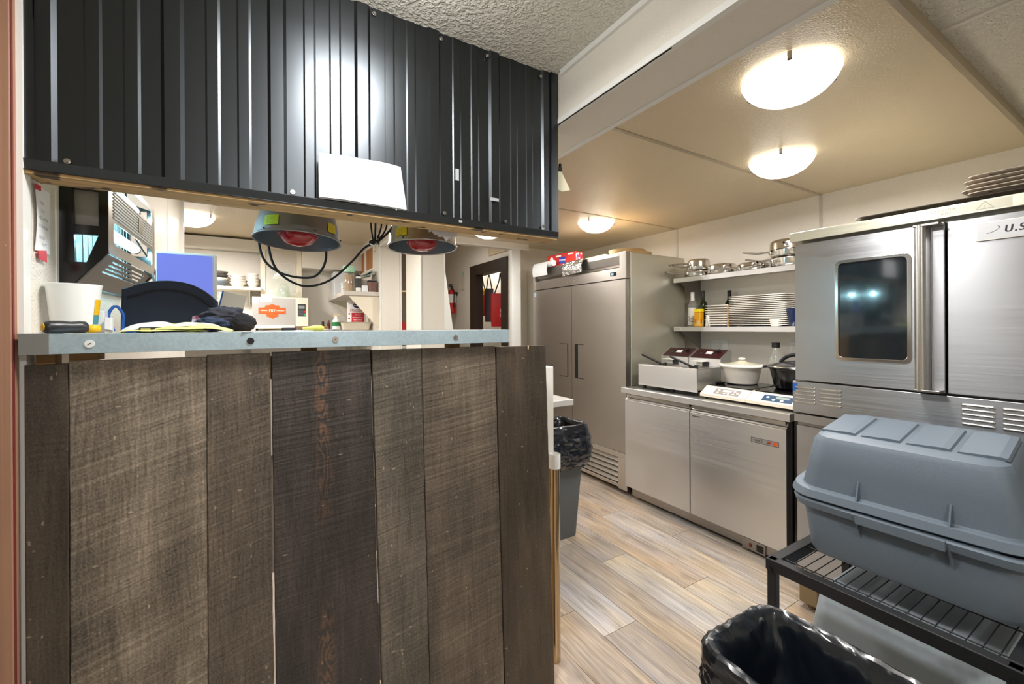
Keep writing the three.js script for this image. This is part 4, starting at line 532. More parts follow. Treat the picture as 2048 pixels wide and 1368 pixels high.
  const put = (n, z, x, s, y0, dy, txt) => { const g = plate(s); let first; const r = rngOf(n + 3); for (let i = 0; i < n; i++) { const label = txt(i), pos = [x + (r() - 0.5) * 0.006, S + y0 + i * dy, z + (r() - 0.5) * 0.006]; if (!first) { first = thing('dinner_plate', label, 'plate', pos, 0, 'white plates stacked on the lower shelf'); part('dish', g, M.ceramic, first); } else copyOf(first, pos, 0, label); } };
  const ord = ['bottom', 'second', 'third', 'fourth', 'fifth', 'sixth', 'seventh', 'eighth', 'ninth', 'tenth', 'eleventh', 'twelfth', 'thirteenth', 'fourteenth', 'fifteenth', 'sixteenth', 'seventeenth'];
  put(9, -2.075, 3.24, 0.092, 0.004, 0.019, (i) => i === 8 ? 'topmost white plate of the short stack behind the wooden stick' : i ? `white plate, ${ord[i]} from the bottom of the shorter stack` : 'white plate at the bottom of the shorter stack');
  put(17, -1.752, 3.27, 0.135, 0.004, 0.0135, (i) => i === 16 ? 'topmost white plate of the tall wide stack' : i ? `white plate, ${ord[i]} from the bottom of the tall stack` : 'white plate at the bottom of the tall stack');
  for (const [z, s, l] of [[-2.075, 0.1, 'dark tray under the shorter plate stack'], [-1.752, 0.14, 'dark tray under the tall plate stack']]) { const d = thing('plate_tray', l, 'tray', [3.255, S, z]); part('dish', cyl(s, s, 0.0036, 0, 0.0018, 0, 40), M.navy, d); }
  const st = thing('wooden_stick', 'upright light wooden stick between the two plate stacks', 'wooden stick', [3.16, S, -1.972]); part('stick', box(0.022, 0.165, 0.016, 0, 0.0825, 0, 0.004), M.boardWood, st);
  const rm = thing('ramekin', 'small white ramekin at the oven end of the lower shelf', 'bowl', [3.17, S, -1.62]); part('wall', lathe([[0.001, 0], [0.032, 0], [0.036, 0.003], [0.045, 0.05], [0.044, 0.052], [0.04, 0.05], [0.032, 0.006], [0.001, 0.005]], 32), M.ceramic, rm);
  const bc = thing('blue_cup', 'dark blue cup behind the white ramekin', 'cup', [3.175, S, -1.51]); part('wall', lathe([[0.001, 0], [0.025, 0], [0.03, 0.05], [0.036, 0.075], [0.044, 0.12], [0.042, 0.122], [0.03, 0.06], [0.001, 0.05]], 32), std({ color: 0x1a2748, roughness: 0.25 }), bc);
  // pans on the upper shelf
  const pan = (label, x, y, z, r, h, hAng, up, lid) => {
    const t = thing('steel_pan', label, 'pan', [x, y, z]);
    const pr = up ? [[0.001, 0], [r * 0.86, 0], [r * 0.95, 0.008], [r, h * 0.35], [r, h], [r * 1.03, h + 0.003], [r * 0.985, h + 0.002], [r * 0.97, 0.01], [0.001, 0.004]] : [[r * 1.03, 0], [r, 0.003], [r, h * 0.65], [r * 0.95, h - 0.008], [r * 0.86, h], [0.001, h], [0.001, h - 0.004], [r * 0.94, h - 0.012], [r * 0.985, 0.002]];
    part('pan_wall', lathe(pr, 48), M.chrome, t);
    if (hAng !== null) { const a = hAng, ca = Math.cos(a), sa = Math.sin(a), hy = up ? h * 0.75 : h * 0.3, L = 0.19, q = (d, yy) => [ca * (r + d), yy, sa * (r + d)]; const hd = part('handle', tube([q(-0.004, hy), q(0.03, hy + 0.006), q(0.09, hy + 0.0), q(L, hy - (up ? -0.012 : 0.012))], 0.0075).scale(1, 1, 1), M.satin, t); part('handle_mount', T(box(0.02, 0.028, 0.036, 0, 0, 0, 0.006).rotateY(-a), ...q(0.004, hy)), M.chrome, hd); }
    if (lid) part('loop_handle', tube([[r - 0.002, h * 0.8, -0.03], [r + 0.03, h * 0.85, -0.02], [r + 0.03, h * 0.85, 0.02], [r - 0.002, h * 0.8, 0.03]], 0.005), M.chrome, t);
    return t;
  };
  const A = Math.PI;
  pan('saucepan at the bottom of the stack next to the refrigerator', 3.27, U, -2.31, 0.1, 0.05, A + 0.5, true); pan('middle saucepan of the stack next to the refrigerator', 3.27, U + 0.0535, -2.31, 0.098, 0.04, A + 0.15, true); pan('top saucepan turned upside down on the stack next to the refrigerator', 3.27, U + 0.097, -2.31, 0.09, 0.06, A + 0.35, false);
  pan('shallow frying pan under another, second pile from the refrigerator', 3.25, U, -2.08, 0.105, 0.035, A + 0.55, true); pan('upside down frying pan on the second pile from the refrigerator', 3.25, U + 0.0385, -2.08, 0.11, 0.045, A - 0.75, false);
  pan('lower frying pan of the flat pile beside the tall pots', 3.25, U, -1.83, 0.1, 0.03, A + 0.6, true); pan('upper upside down frying pan of the flat pile beside the tall pots', 3.25, U + 0.0335, -1.83, 0.105, 0.03, A - 0.6, false);
  pan('bottom pot of the tall pile next to the oven', 3.28, U, -1.585, 0.115, 0.065, A + 0.6, true); pan('middle pot of the tall pile next to the oven', 3.28, U + 0.0685, -1.585, 0.118, 0.055, A + 0.75, true); pan('top upside down pot of the tall pile next to the oven', 3.28, U + 0.127, -1.585, 0.122, 0.07, A - 0.35, false);
}
// ---------------------------------------------------------------- convection oven
{
  const t = thing('convection_oven', 'large stainless convection oven with a window door and a plain door', 'oven', [2.25, 0, -0.57]);
  const z0 = -0.5, z1 = 0.5;
  part('cabinet', [span(0.07, 1.1, 0.95, 1.12, z0 + 0.005, z1 - 0.005), span(0.07, 1.1, 1.76, 1.787, z0 + 0.005, z1 - 0.005), span(0.07, 1.1, 1.12, 1.76, z0 + 0.005, z0 + 0.05), span(0.07, 1.1, 1.12, 1.76, z1 - 0.05, z1 - 0.005), span(0.75, 1.1, 1.12, 1.76, z0 + 0.05, z1 - 0.05)].map((g) => uvm(g)), M.steelDark, t);
  const en = std({ color: 0x3a3d40, roughness: 0.35 }), cav = part('oven_cavity', [span(0.071, 0.748, 1.121, 1.126, z0 + 0.051, z1 - 0.051), span(0.071, 0.748, 1.754, 1.759, z0 + 0.051, z1 - 0.051), span(0.071, 0.748, 1.126, 1.754, z0 + 0.051, z0 + 0.056), span(0.071, 0.748, 1.126, 1.754, z1 - 0.056, z1 - 0.051), span(0.742, 0.748, 1.126, 1.754, z0 + 0.056, z1 - 0.056)], en, t, 'dark enamelled oven lining');
  part('top_trim', uvm(span(-0.012, 1.1, 1.787, 1.831, z0 - 0.012, z1 + 0.012, 0.002)), std({ color: 0xc9c6b4, metalness: 0.85, roughness: 0.45, roughnessMap: brushRough }), t);
  part('trim_text', new THREE.PlaneGeometry(0.24, 0.034).rotateY(-Math.PI / 2).translate(-0.0126, 1.809, 0.085), std({ roughness: 0.5, metalness: 0.6, map: canvas(512, 72, (g) => { g.fillStyle = '#bcb9a9'; g.fillRect(0, 0, 512, 72); g.fillStyle = '#8d8a7f'; g.font = 'bold 24px sans-serif'; g.fillText('C A U T I O N', 70, 30); g.fillText('H O T', 130, 60); g.strokeStyle = '#8d8a7f'; g.lineWidth = 4; g.beginPath(); g.moveTo(330, 62); g.lineTo(375, 6); g.lineTo(420, 62); g.closePath(); g.stroke(); g.fillText('!', 370, 54); }) }), t);
  // left door with window
  const ds = new THREE.Shape(); const a0 = z0 + 0.008, a1 = -0.006; ds.moveTo(a0, 1.118); ds.lineTo(a1, 1.118); ds.lineTo(a1, 1.772); ds.lineTo(a0, 1.772); ds.closePath(); ds.holes.push(rrShape(0.252, 0.438, 0.028, -0.194, 1.448, THREE.Path));
  const d1 = part('door', uvm(prism(ds, 0.05).rotateY(-Math.PI / 2).translate(0.05, 0, 0)), M.steelOven, t);
  const wf = rrShape(0.262, 0.448, 0.03, -0.194, 1.448); wf.holes.push(rrShape(0.24, 0.426, 0.024, -0.194, 1.448, THREE.Path));
  part('window_frame', prism(wf, 0.004, 0.0015).rotateY(-Math.PI / 2).translate(0.002, 0, 0), M.chrome, d1); part('window_glass', prism(rrShape(0.25, 0.436, 0.028, -0.194, 1.448), 0.004).rotateY(-Math.PI / 2).translate(0.009, 0, 0), M.ovenGlass, d1);
  for (const [y, q] of [[1.535, 0.003], [1.345, 0.0018]]) part('rack_bar', rod([0.035, y, -0.315], [0.035, y + 0.004, -0.07], q, 8), M.chrome, d1);
  // handle post
  part('handle', [cyl(0.0165, 0.0165, 0.64, -0.055, 1.445, -0.022, 24)], M.satin, t); for (const y of [1.757, 1.122]) part('handle_bracket', span(-0.07, 0.005, y, y + 0.009, -0.04, 0.035, 0.002), M.steelDark, t);
  part('door_astragal', uvm(span(-0.012, 0.03, 1.118, 1.772, -0.002, 0.036, 0.003)), M.steelOven, t);
  const d2 = part('door', uvm(span(0, 0.05, 1.118, 1.772, 0.04, z1 - 0.008, 0.003)), M.steelOven, t);
  const np = part('name_plate', prism(rrShape(0.3, 0.066, 0.01), 0.004, 0.001).rotateY(-Math.PI / 2).translate(-0.002, 1.716, 0.265), M.satin, d2);
  part('lettering', new THREE.PlaneGeometry(0.29, 0.058).rotateY(-Math.PI / 2).translate(-0.0076, 1.716, 0.265), std({ metalness: 0.5, roughness: 0.45, map: canvas(1024, 205, (g) => { g.fillStyle = '#c4c4c6'; g.fillRect(0, 0, 1024, 205); g.fillStyle = '#33343a'; g.font = 'bold 120px sans-serif'; g.save(); g.transform(1, 0, -0.12, 1, 0, 0); g.fillText('U.S. Range', 240, 145); g.restore(); g.strokeStyle = '#55565c'; g.lineWidth = 7; g.beginPath(); g.ellipse(130, 96, 70, 26, -0.45, -0.6, 2.6); g.stroke(); }) }), np);
  const cp = part('control_panel', uvm(span(-0.004, 0.1, 0.96, 1.11, z0 - 0.004, z1 + 0.004, 0.003)), M.steelOven, t);
  const lv = T(new THREE.CapsuleGeometry(0.0055, 0.075, 4, 10).rotateX(Math.PI / 2).scale(0.8, 1, 1), 0, 0, 0);
  for (const zc of [-0.447, -0.343, 0.12, 0.222]) for (let k = 0; k < 5; k++) part('louver', lv, M.satin, cp).position.set(-0.005, 1.082 - k * 0.0175 - (zc > 0 ? 0 : 0), zc);
  part('blue_label', span(-0.0055, -0.003, 1.062, 1.098, z0 - 0.002, z0 + 0.018), M.blue, t);
  part('lower_trim', uvm(span(0.0, 0.1, 0.912, 0.952, z0, z1, 0.003)), M.steelOven, t);
  part('lower_body', uvm(span(0.03, 1.05, 0.16, 0.912, z0 + 0.004, z1 - 0.004)), M.steelDark, t); part('lower_door', uvm(span(0.012, 0.032, 0.2, 0.895, z0 + 0.006, z1 - 0.006, 0.003)), M.steelOven, t);
  for (const [x, z] of [[0.06, z0 + 0.05], [0.06, z1 - 0.05], [0.98, z0 + 0.05], [0.98, z1 - 0.05]]) part('leg', [span(x - 0.04, x + 0.04, 0.03, 0.16, z - 0.04, z + 0.04, 0.006), cyl(0.016, 0.02, 0.032, x, 0.016, z, 14)], M.rust, t);
  // sheet pans on the oven
  const rim = (w, d) => { const A = rrRing(w - 0.05, d - 0.05, 0.02, 0, 6), B = rrRing(w - 0.014, d - 0.014, 0.03, 0.02, 6), C = rrRing(w, d, 0.034, 0.021, 6), D2 = rrRing(w, d, 0.034, 0.017, 6), E2 = rrRing(w - 0.012, d - 0.012, 0.03, 0.0168, 6), F2 = rrRing(w - 0.046, d - 0.046, 0.02, 0.002, 6); return loft([F2, B, C, D2, E2, A], true, true); };
  const pm = std({ color: 0xd6d2ca, metalness: 0.45, roughness: 0.4, map: tex(128, 128, (u, v) => { const k = 0.95 - 0.7 * sstep(0.16, 0.42, fbm(u * 9, v * 22, 3, 3)); return [k, k * 0.95, k * 0.9]; }, true, [4, 9]) });
  const lb = ['lowest blackened sheet pan lying flat across the oven top', 'bottom pan of the short stack of sheet pans on the oven', 'second sheet pan of the stack on the oven', 'third sheet pan of the stack on the oven', 'fourth sheet pan of the stack on the oven', 'top sheet pan of the stack on the oven'];
  let f; lb.forEach((l, i) => { const pos = i === 0 ? [2.51, 1.8315, -0.505] : [2.53, 1.8545 + (i - 1) * 0.0155, -0.245 + 0.008 * (i % 2)]; if (i < 2) { f = thing('sheet_pan', l, 'sheet pan', pos, i ? 0.03 : 0.02, 'sheet pans on the oven'); part('pan', rim(i ? 0.46 : 0.5, i ? 0.52 : 0.66), i ? pm : std({ color: 0x4a423b, metalness: 0.6, roughness: 0.55 }), f); } else copyOf(f, pos, 0.02 * (i - 3), l); });
}
// ---------------------------------------------------------------- rack with grey bus tubs
const RT = 0.6;
{
  const t = thing('wire_rack', 'black metal rack with wire shelf carrying the grey bus tubs', 'rack', [1.46, 0, -0.505]);
  const W = 0.58, L = 0.545, b = 0.034, h0 = -L / 2 - 0.008, h1 = L / 2 + 0.012;
  for (const x of [b / 2, W - b / 2]) for (const z of [h0 + b / 2, h1 - b / 2]) part('post', box(b * 0.8, RT, b * 0.8, x, RT / 2, z, 0.003), M.blackPowder, t);
  for (const y of [RT, 0.2]) {
    part('front_rail', box(b, 0.038, h1 - h0, b / 2, y - 0.019, (h0 + h1) / 2, 0.003), M.blackPowder, t); part('back_rail', box(b, 0.038, h1 - h0, W - b / 2, y - 0.019, (h0 + h1) / 2, 0.003), M.blackPowder, t);
    part('end_rail', box(W - 2 * b, 0.038, b, W / 2, y - 0.019, h0 + b / 2, 0.003), M.blackPowder, t); part('end_rail', box(W - 2 * b, 0.038, b, W / 2, y - 0.019, h1 - b / 2, 0.003), M.blackPowder, t);
    for (let z = h0 + 0.06; z < h1 - 0.03; z += 0.0285) part('shelf_wire', rod([b * 0.8, y - 0.012, z], [W - b * 0.8, y - 0.012, z], 0.0016, 6), M.blackPowder, t);
    for (let x = 0.06; x < W - b; x += 0.155) part('shelf_wire', rod([x, y - 0.009, h0 + b * 0.8], [x, y - 0.009, h1 - b * 0.8], 0.0022, 6), M.blackPowder, t);
  }
  for (const [z, y] of [[h0 + 0.016, 0.565], [h1 - 0.016, 0.565]]) part('bolt', cyl(0.008, 0.008, 0.006, 0, 0, 0, 6).rotateZ(Math.PI / 2).translate(-0.002, y, z), M.black, t);
}
function tubGeo(w, d, h, r = 0.055, tp = 0.04) { // open tub: base at y 0, rim at y h
  const rings = [];
  const R = (k, y, in_ = 0) => { const f = y / h; return rrRing(w - 2 * tp * (1 - f) - in_ * 2, d - 2 * tp * (1 - f) - in_ * 2, Math.max(0.02, r - in_), k ?? y, 9, 0, 0, 0.018 * f); };
  rings.push(rrRing(w - 2 * tp - 0.045, d - 2 * tp - 0.045, r - 0.012, 0, 9), rrRing(w - 2 * tp - 0.014, d - 2 * tp - 0.014, r - 0.004, 0.006, 9), R(0.022, 0.022));
  rings.push(R(h * 0.5, h * 0.5), R(h - 0.03, h - 0.03), R(h - 0.026, h - 0.026, -0.003), R(h - 0.026, h - 0.026, -0.022), R(h - 0.004, h, -0.026), R(h, h, -0.022), R(h, h, -0.002), R(h - 0.008, h - 0.008, 0.003), R(h * 0.5, h * 0.5, 0.003), R(0.026, 0.026, 0.003), rrRing(w - 2 * tp - 0.05, d - 2 * tp - 0.05, r - 0.012, 0.005, 9));
  const g = loft(rings, true, true); return crease(g, 0.5);
}
{
  const w = 0.385, d = 0.53, h = 0.195;
  const tabs = (t, y, up) => { for (const z of [-0.09, 0.115]) for (const s of [-1, 1]) part('rim_gusset', T(prism([[0, 0], [0.03, 0], [0.004, up ? 0.055 : -0.05], [0, up ? 0.05 : -0.045]], 0.004), 0, 0, -0.002).rotateY(s < 0 ? Math.PI : 0).translate(s * (w / 2 - 0.004), y, z), M.grey, t); };
  const tub = thing('bus_tub', 'grey plastic bus tub standing upright on the wire rack', 'tub', [1.805, RT + 0.0008, -0.495], 0.03);
  part('shell', tubGeo(w, d, h, 0.055, 0.02), M.grey, tub); tabs(tub, h - 0.027, false); part('rim_bridge', box(0.012, 0.03, 0.2, -w / 2 - 0.03, h - 0.014, 0.01, 0.003), M.grey, tub);
  const up = thing('bus_tub', 'grey plastic bus tub turned upside down over the other tub', 'tub', [1.82, RT + h + 0.036, -0.505], 0.1); up.rotation.set(0.0, 0.06, 0.125, 'YXZ');
  const g = tubGeo(w + 0.02, d, h + 0.005); g.rotateX(Math.PI); g.translate(0, h + 0.005, 0); part('shell', g, M.grey, up); tabs(up, 0.027, true);
  for (let k = 0; k < 4; k++) { const z = -0.165 + k * 0.11; part('base_pad', uvm(T(prism([[-0.05, 0], [0.05, 0], [0.046, 0.005], [-0.03, 0.009], [-0.046, 0.007]].reverse(), 0.21).rotateY(Math.PI / 2), -0.105, h + 0.0045, z)), M.grey, up); }
  for (let k = 0; k < 5; k++) part('rim_scratch', box(0.001, 0.022, 0.0016, -w / 2 - 0.0265, 0.014, 0.18 + k * 0.009), M.black, up);
  const lo = thing('bus_tub', 'pale grey bus tub upside down on the lower shelf of the rack', 'tub', [1.8, 0.201, -0.5], 0.0);
  const gl = tubGeo(0.4, 0.5, 0.285, 0.045); gl.rotateX(Math.PI); gl.translate(0, 0.285, 0); part('shell', gl, M.greyLight, lo);
}
// ---------------------------------------------------------------- bins with black bags
function bagged(t, w, d, h, seed, binM, over, hi, fr) {
  const tap = 0.05; part('bin', crease(loft([rrRing(w - 2 * tap, d - 2 * tap, 0.03, 0.0, 6), rrRing(w - 2 * tap + 0.006, d - 2 * tap + 0.006, 0.03, 0.01, 6), rrRing(w, d, 0.035, h - 0.03, 6), rrRing(w + 0.015, d + 0.015, 0.04, h - 0.028, 6), rrRing(w + 0.015, d + 0.015, 0.04, h, 6), rrRing(w - 0.006, d - 0.006, 0.035, h, 6), rrRing(w - 2 * tap, d - 2 * tap, 0.03, 0.015, 6)], true, true), 0.5), binM, t);
  const rings = [], path = []; // offset from the bin wall, height, crumple
  for (let k = 0; k <= 26; k++) path.push([-0.012 - 0.022 * Math.sin(k / 26 * 3), h * 0.3 + (h * 0.7 - 0.01) * (k / 26), 0.016 * (1 - k / 60)]);
  path.push([-0.008, h + 0.004, 0.009], [-0.001, h + 0.010, 0.008], [0.008, h + 0.012, 0.008], [0.016, h + 0.008, 0.008], [0.02, h, 0.008]);
  for (let k = 1; k <= 30; k++) { const f = k / 30; path.push([0.02 + over[1] * Math.sin(f * Math.PI * 0.8), h - f * over[0], 0.009 + 0.016 * f]); }
  const ridge = (x, y, z) => 1 - 2.2 * Math.abs(PN.noise(x, y, z));
  path.forEach(([o, y, amp], j) => {
    const f = clamp(y / h), ww = w - 2 * tap * (1 - f) + 2 * o, dd = d - 2 * tap * (1 - f) + 2 * o, R = rrRing(ww, dd, 0.045 + Math.max(0, o), y, 22, 0, 0, 0, 46), s0 = j * 0.022, top = j > 22 && j < 40;
    rings.push(R.map((p) => {
      const l = Math.hypot(p[0], p[2]), nx = p[0] / l, nz = p[2] / l, X = p[0] * fr + seed, Z = p[2] * fr;
      let e = amp * (0.9 * ridge(X, s0 * 9, Z) * 0.5 + 0.55 * ridge(X * 2.3 + 3, s0 * 16 + 0.3 * X, Z * 2.3) * 0.6 + 0.3 * ridge(X * 5, s0 * 22, Z * 5) * 0.6 - 0.4);
      const gather = 0.007 * Math.max(0, ridge(X * 1.7 + 5, s0 * 2.5, Z * 1.7)) * (0.4 + fbm(X * 0.4, 3, Z * 0.4, 2)) * sstep(14, 27, j) * (j < 40 ? 1 : Math.max(0, 1 - (j - 40) / 10)); e -= gather; if (j < 26) e -= 0.012 * Math.max(0, ridge(X * 0.9 + 2, s0 * 0.9, Z * 0.9)) * (1 - j / 34);
      const dy = (j > 20 ? hi * sstep(20, 28, j) * fbm(X * 0.28, 0.5, Z * 0.28, 2) + 0.0025 * ridge(X * 2.0, 0.3 + s0 * 3, Z * 2.0) * (top ? 1 : 0.5) : 0);
      return [p[0] + nx * e, p[1] + dy, p[2] + nz * e];
    }));
  });
  const g = loft(rings, false, false); part('bag', crease(g, 0.45), M.bag, t);
  part('bag_bottom', loft([rings[0], rings[0].map((p) => [p[0] * 0.1, p[1] - 0.03, p[2] * 0.1])], false, true), M.bag, t);
}
{
  const f = thing('waste_bin', 'slim waste bin lined with a black bag in front of the rack', 'bin', [1.02, 0, -0.345]); bagged(f, 0.275, 0.54, 0.63, 3.1, M.binGrey, [0.2, 0.012], 0.03, 10.5);
  const b = thing('waste_bin', 'grey waste bin with a black bag behind the end of the board wall', 'bin', [1.6, 0, -2.27]); bagged(b, 0.5, 0.27, 0.735, 8.4, M.binGrey, [0.26, 0.045], 0.03, 5);
}
{ // end of the half wall
  const p = thing('metal_pole', 'amber tinted metal pole with white cap standing at the board wall end', 'pole', [1.046, 0, -1.412]);
  part('tube', lathe([[0.001, 0], [0.0215, 0], [0.0215, 0.8], [0.019, 0.8]], 32), std({ color: 0xc9b493, metalness: 1, roughness: 0.14 }), p); part('cap', lathe([[0.0216, 0.797], [0.0245, 0.797], [0.0245, 0.855], [0.0205, 0.857], [0.0205, 0.8], [0.0216, 0.797]], 32), M.trimWhite, p);
  const w = thing('sign_board', 'narrow white panel with a printed strip fixed to the board wall end', 'panel', [1.04, 0.84, -1.445], 0.0);
  part('board', span(-0.035, 0.032, 0, 0.372, -0.05, -0.006, 0.003), M.label, w); part('printed_strip', box(0.0012, 0.26, 0.028, 0.0328, 0.23, -0.028), canvasMat(32, 256, (g) => { g.fillStyle = '#ececee'; g.fillRect(0, 0, 32, 256); g.fillStyle = '#6d6a70'; g.font = '13px serif'; for (let i = 0; i < 9; i++) { g.fillRect(6 + (i % 3) * 3, 14 + i * 26, 14, 14); } }), w); part('foot_bracket', span(-0.035, 0.0, -0.84, 0.0, -0.04, -0.03), M.pine, w);
  const tb = thing('prep_table', 'steel prep table whose corner shows past the board wall', 'table', [1.79, 0, -2.2]);
  part('table_top', uvm(span(-1.2, 0, 0.86, 0.9, -0.7, 0, 0.003)), std({ color: 0xe6e4df, metalness: 0.4, roughness: 0.35 }), tb); for (const [x, z] of [[-0.1, -0.6], [-1.1, -0.6], [-1.1, -0.08], [-0.62, -0.08]]) part('leg', cyl(0.018, 0.018, 0.86, x, 0.43, z, 16), M.satin, tb); part('under_shelf', span(-1.15, -0.7, 0.2, 0.22, -0.65, -0.05), M.steel, tb);
}
// ---------------------------------------------------------------- back of the kitchen seen through the pass
{
  const Y = 1.362;
  const sh2 = thing('steel_shelf', 'long pale back shelf under the microwave oven', 'shelf', [0, Y, -5.275]); part('deck', uvm(span(-1.2, 1.0, -0.03, 0, 0, 0.62, 0.003)), M.steel, sh2); for (const x of [-1.1, -0.1, 0.9]) part('bracket', span(x - 0.02, x + 0.02, -0.4, -0.03, 0, 0.05), M.steelDark, sh2);
  const mw = thing('microwave_oven', 'microwave oven with an orange shield badge on its door', 'microwave', [-0.06, Y, -4.85]);
  part('cabinet', span(0, 0.5, 0.03, 0.335, -0.36, -0.02, 0.006), M.cream, mw); const dr = part('door', span(0.0, 0.375, 0.045, 0.325, -0.02, 0.0, 0.004), std({ color: 0xbdb8b2, metalness: 0.5, roughness: 0.4 }), mw); part('lower_lip', span(-0.015, 0.37, 0.02, 0.05, -0.02, 0.012, 0.004), M.cream, mw);
  const sd = shapeOf([[0, -0.085], [-0.02, -0.07], [-0.055, -0.06], [-0.055, -0.035], [-0.125, -0.035], [-0.125, 0.025], [-0.07, 0.025], [-0.06, 0.05], [-0.035, 0.05], [0, 0.062], [0.035, 0.05], [0.06, 0.05], [0.07, 0.025], [0.125, 0.025], [0.125, -0.035], [0.055, -0.035], [0.055, -0.06], [0.02, -0.07]].map(([x, y]) => [x * 0.95, y]));
  const bd = part('badge', T(prism(sd, 0.002), 0.172, 0.2, 0.0005), M.orange, dr); part('badge_text', new THREE.PlaneGeometry(0.22, 0.055).translate(0.172, 0.199, 0.0032), canvasMat(512, 128, (g) => { g.fillStyle = '#d8591c'; g.fillRect(0, 0, 512, 128); g.fillStyle = '#f6e6d8'; g.font = 'bold 76px sans-serif'; g.fillText('FRY', 185, 92); g.font = 'bold 34px sans-serif'; g.fillText('FRENCH', 22, 80); g.fillText('COMPANY', 338, 80); }), bd);
  part('paper_label', box(0.1, 0.045, 0.001, 0.12, 0.305, 0.001), M.paper, dr); part('paper_label', box(0.05, 0.055, 0.001, 0.028, 0.295, 0.001), M.label, dr);
  part('control_panel', span(0.378, 0.498, 0.04, 0.325, -0.02, 0.0, 0.004), M.cream, mw); part('keypad', box(0.072, 0.125, 0.002, 0.436, 0.205, 0.001), canvasMat(128, 224, (g) => { g.fillStyle = '#2b2b2d'; g.fillRect(0, 0, 128, 224); g.fillStyle = '#8b9290'; g.fillRect(16, 26, 96, 58); g.fillStyle = '#55565a'; for (let r = 0; r < 4; r++) for (let c = 0; c < 3; c++) g.fillRect(12 + c * 28, 100 + r * 28, 22, 20); g.fillStyle = '#d8202a'; g.fillRect(96, 122, 28, 34); g.fillStyle = '#3fae86'; g.fillRect(96, 172, 28, 34); }), mw); part('vent', box(0.1, 0.03, 0.002, 0.43, 0.025, 0.0), M.spice, mw);
  for (const x of [0.04, 0.46]) for (const z of [-0.32, -0.05]) part('foot', cyl(0.012, 0.012, 0.03, x, 0.015, z, 10), M.rubber, mw);
  const tr = thing('serving_tray', 'pale rectangular tray standing upright on the microwave oven', 'tray', [0.205, Y + 0.336, -5.075]); tr.rotation.x = -0.12; const ts = rrShape(0.38, 0.56, 0.03, 0, 0.281); part('panel', prism(ts, 0.006, 0.001), std({ color: 0xd9d4cc, metalness: 0.35, roughness: 0.35 }), tr);
  const rs = rrShape(0.38, 0.56, 0.03, 0, 0.281); rs.holes.push(rrShape(0.3, 0.5, 0.05, 0, 0.281, THREE.Path)); part('rim', T(prism(rs, 0.012, 0.002), 0, 0, 0.006), M.cream, tr); const r2 = rrShape(0.25, 0.36, 0.05, 0, 0.2); r2.holes.push(rrShape(0.24, 0.35, 0.045, 0, 0.2, THREE.Path)); part('raised_line', T(prism(r2, 0.003), 0, 0, 0.006), M.cream, tr);
  const gd = (label, x, r, h, z) => { const t = thing('glass_dome', label, 'dome', [x, Y + 0.3365, z]); part('glass', lathe([[r, 0], [r * 0.99, h * 0.3], [r * 0.85, h * 0.65], [r * 0.5, h * 0.93], [0.001, h], [0.001, h - 0.004], [r * 0.5, h * 0.9], [r * 0.82, h * 0.63], [r * 0.96, h * 0.3], [r * 0.97, 0]], 40), M.clearGlass, t); };
  { const t = thing('glass_platter', 'round clear glass platter propped upright on the microwave oven', 'platter', [0.205, Y + 0.336, -5.035]); const g = lathe([[0.001, 0], [0.1, 0], [0.15, 0.012], [0.152, 0.016], [0.148, 0.016], [0.1, 0.005], [0.001, 0.005]], 48).rotateX(Math.PI / 2 - 0.1).translate(0, 0.153, 0); part('glass', g, M.clearGlass, t); }
  gd('clear glass dome standing on the microwave oven in front of the tray', 0.215, 0.066, 0.15, -4.938); gd('smaller clear glass dome nested inside the larger one on the microwave oven', 0.215, 0.05, 0.1, -4.938);
  // shelf with bowls
  const s3 = thing('wall_shelf', 'narrow pale wall shelf holding stacked bowls', 'shelf', [-0.28, 1.8, -5.28]); part('deck', span(-0.4, 0.3, -0.03, 0, 0, 0.28, 0.003), M.cream, s3); for (const x of [-0.3, 0.2]) part('bracket', T(prism([[0, 0], [0.24, 0], [0, -0.15]], 0.01).rotateY(-Math.PI / 2), x, -0.03, 0), M.paint, s3);
  const bowl = (r, h) => lathe([[0.001, 0], [r * 0.5, 0], [r * 0.55, 0.004], [r * 0.95, h * 0.75], [r, h], [r * 0.97, h], [r * 0.9, h * 0.75], [r * 0.5, 0.008], [0.001, 0.007]], 32);
  const stack = (n, x, r, h, dy, mats, txt) => { for (let i = 0; i < n; i++) { const t = thing('bowl', txt(i), 'bowl', [x, 1.8005 + i * dy, -5.12], 0, 'bowls on the back shelf'); part('dish', bowl(r, h), mats[i % mats.length], t); } };
  const od = ['bottom', 'second', 'third', 'top'];
  stack(4, -0.35, 0.085, 0.055, 0.032, [M.grey, M.label, std({ color: 0x4a4440, roughness: 0.4 }), std({ color: 0x6b6660, roughness: 0.4 })], (i) => `${od[i]} bowl of the grey stack beside the blue screen`);
  stack(4, -0.185, 0.072, 0.05, 0.024, [M.ceramic], (i) => `${od[i]} white bowl of the middle stack on the back shelf`); stack(4, -0.055, 0.055, 0.055, 0.03, [M.ceramic], (i) => `${od[i]} white bowl of the stack next to the upright tray`);
  // leaning tower of clear bowls and stack of plates on the back shelf
  const on = ['bottom', 'second', 'third', 'fourth', 'fifth', 'sixth', 'seventh', 'eighth', 'ninth', 'top'];
  const cg = bowl(0.07, 0.05); let c0; for (let i = 0; i < 10; i++) { const l = `clear glass bowl, ${on[i]} ${i && i < 9 ? 'from the bottom ' : 'one '}in the tall leaning glass stack`, pos = [-0.327 + 0.01 * Math.sin(i * 0.9), Y + 0.0005 + i * 0.036, -4.92]; if (!c0) { c0 = thing('glass_bowl', l, 'bowl', pos, 0, 'clear bowls stacked beside the screen'); part('glass', cg, M.clearGlass, c0); } else copyOf(c0, pos, 0, l); }
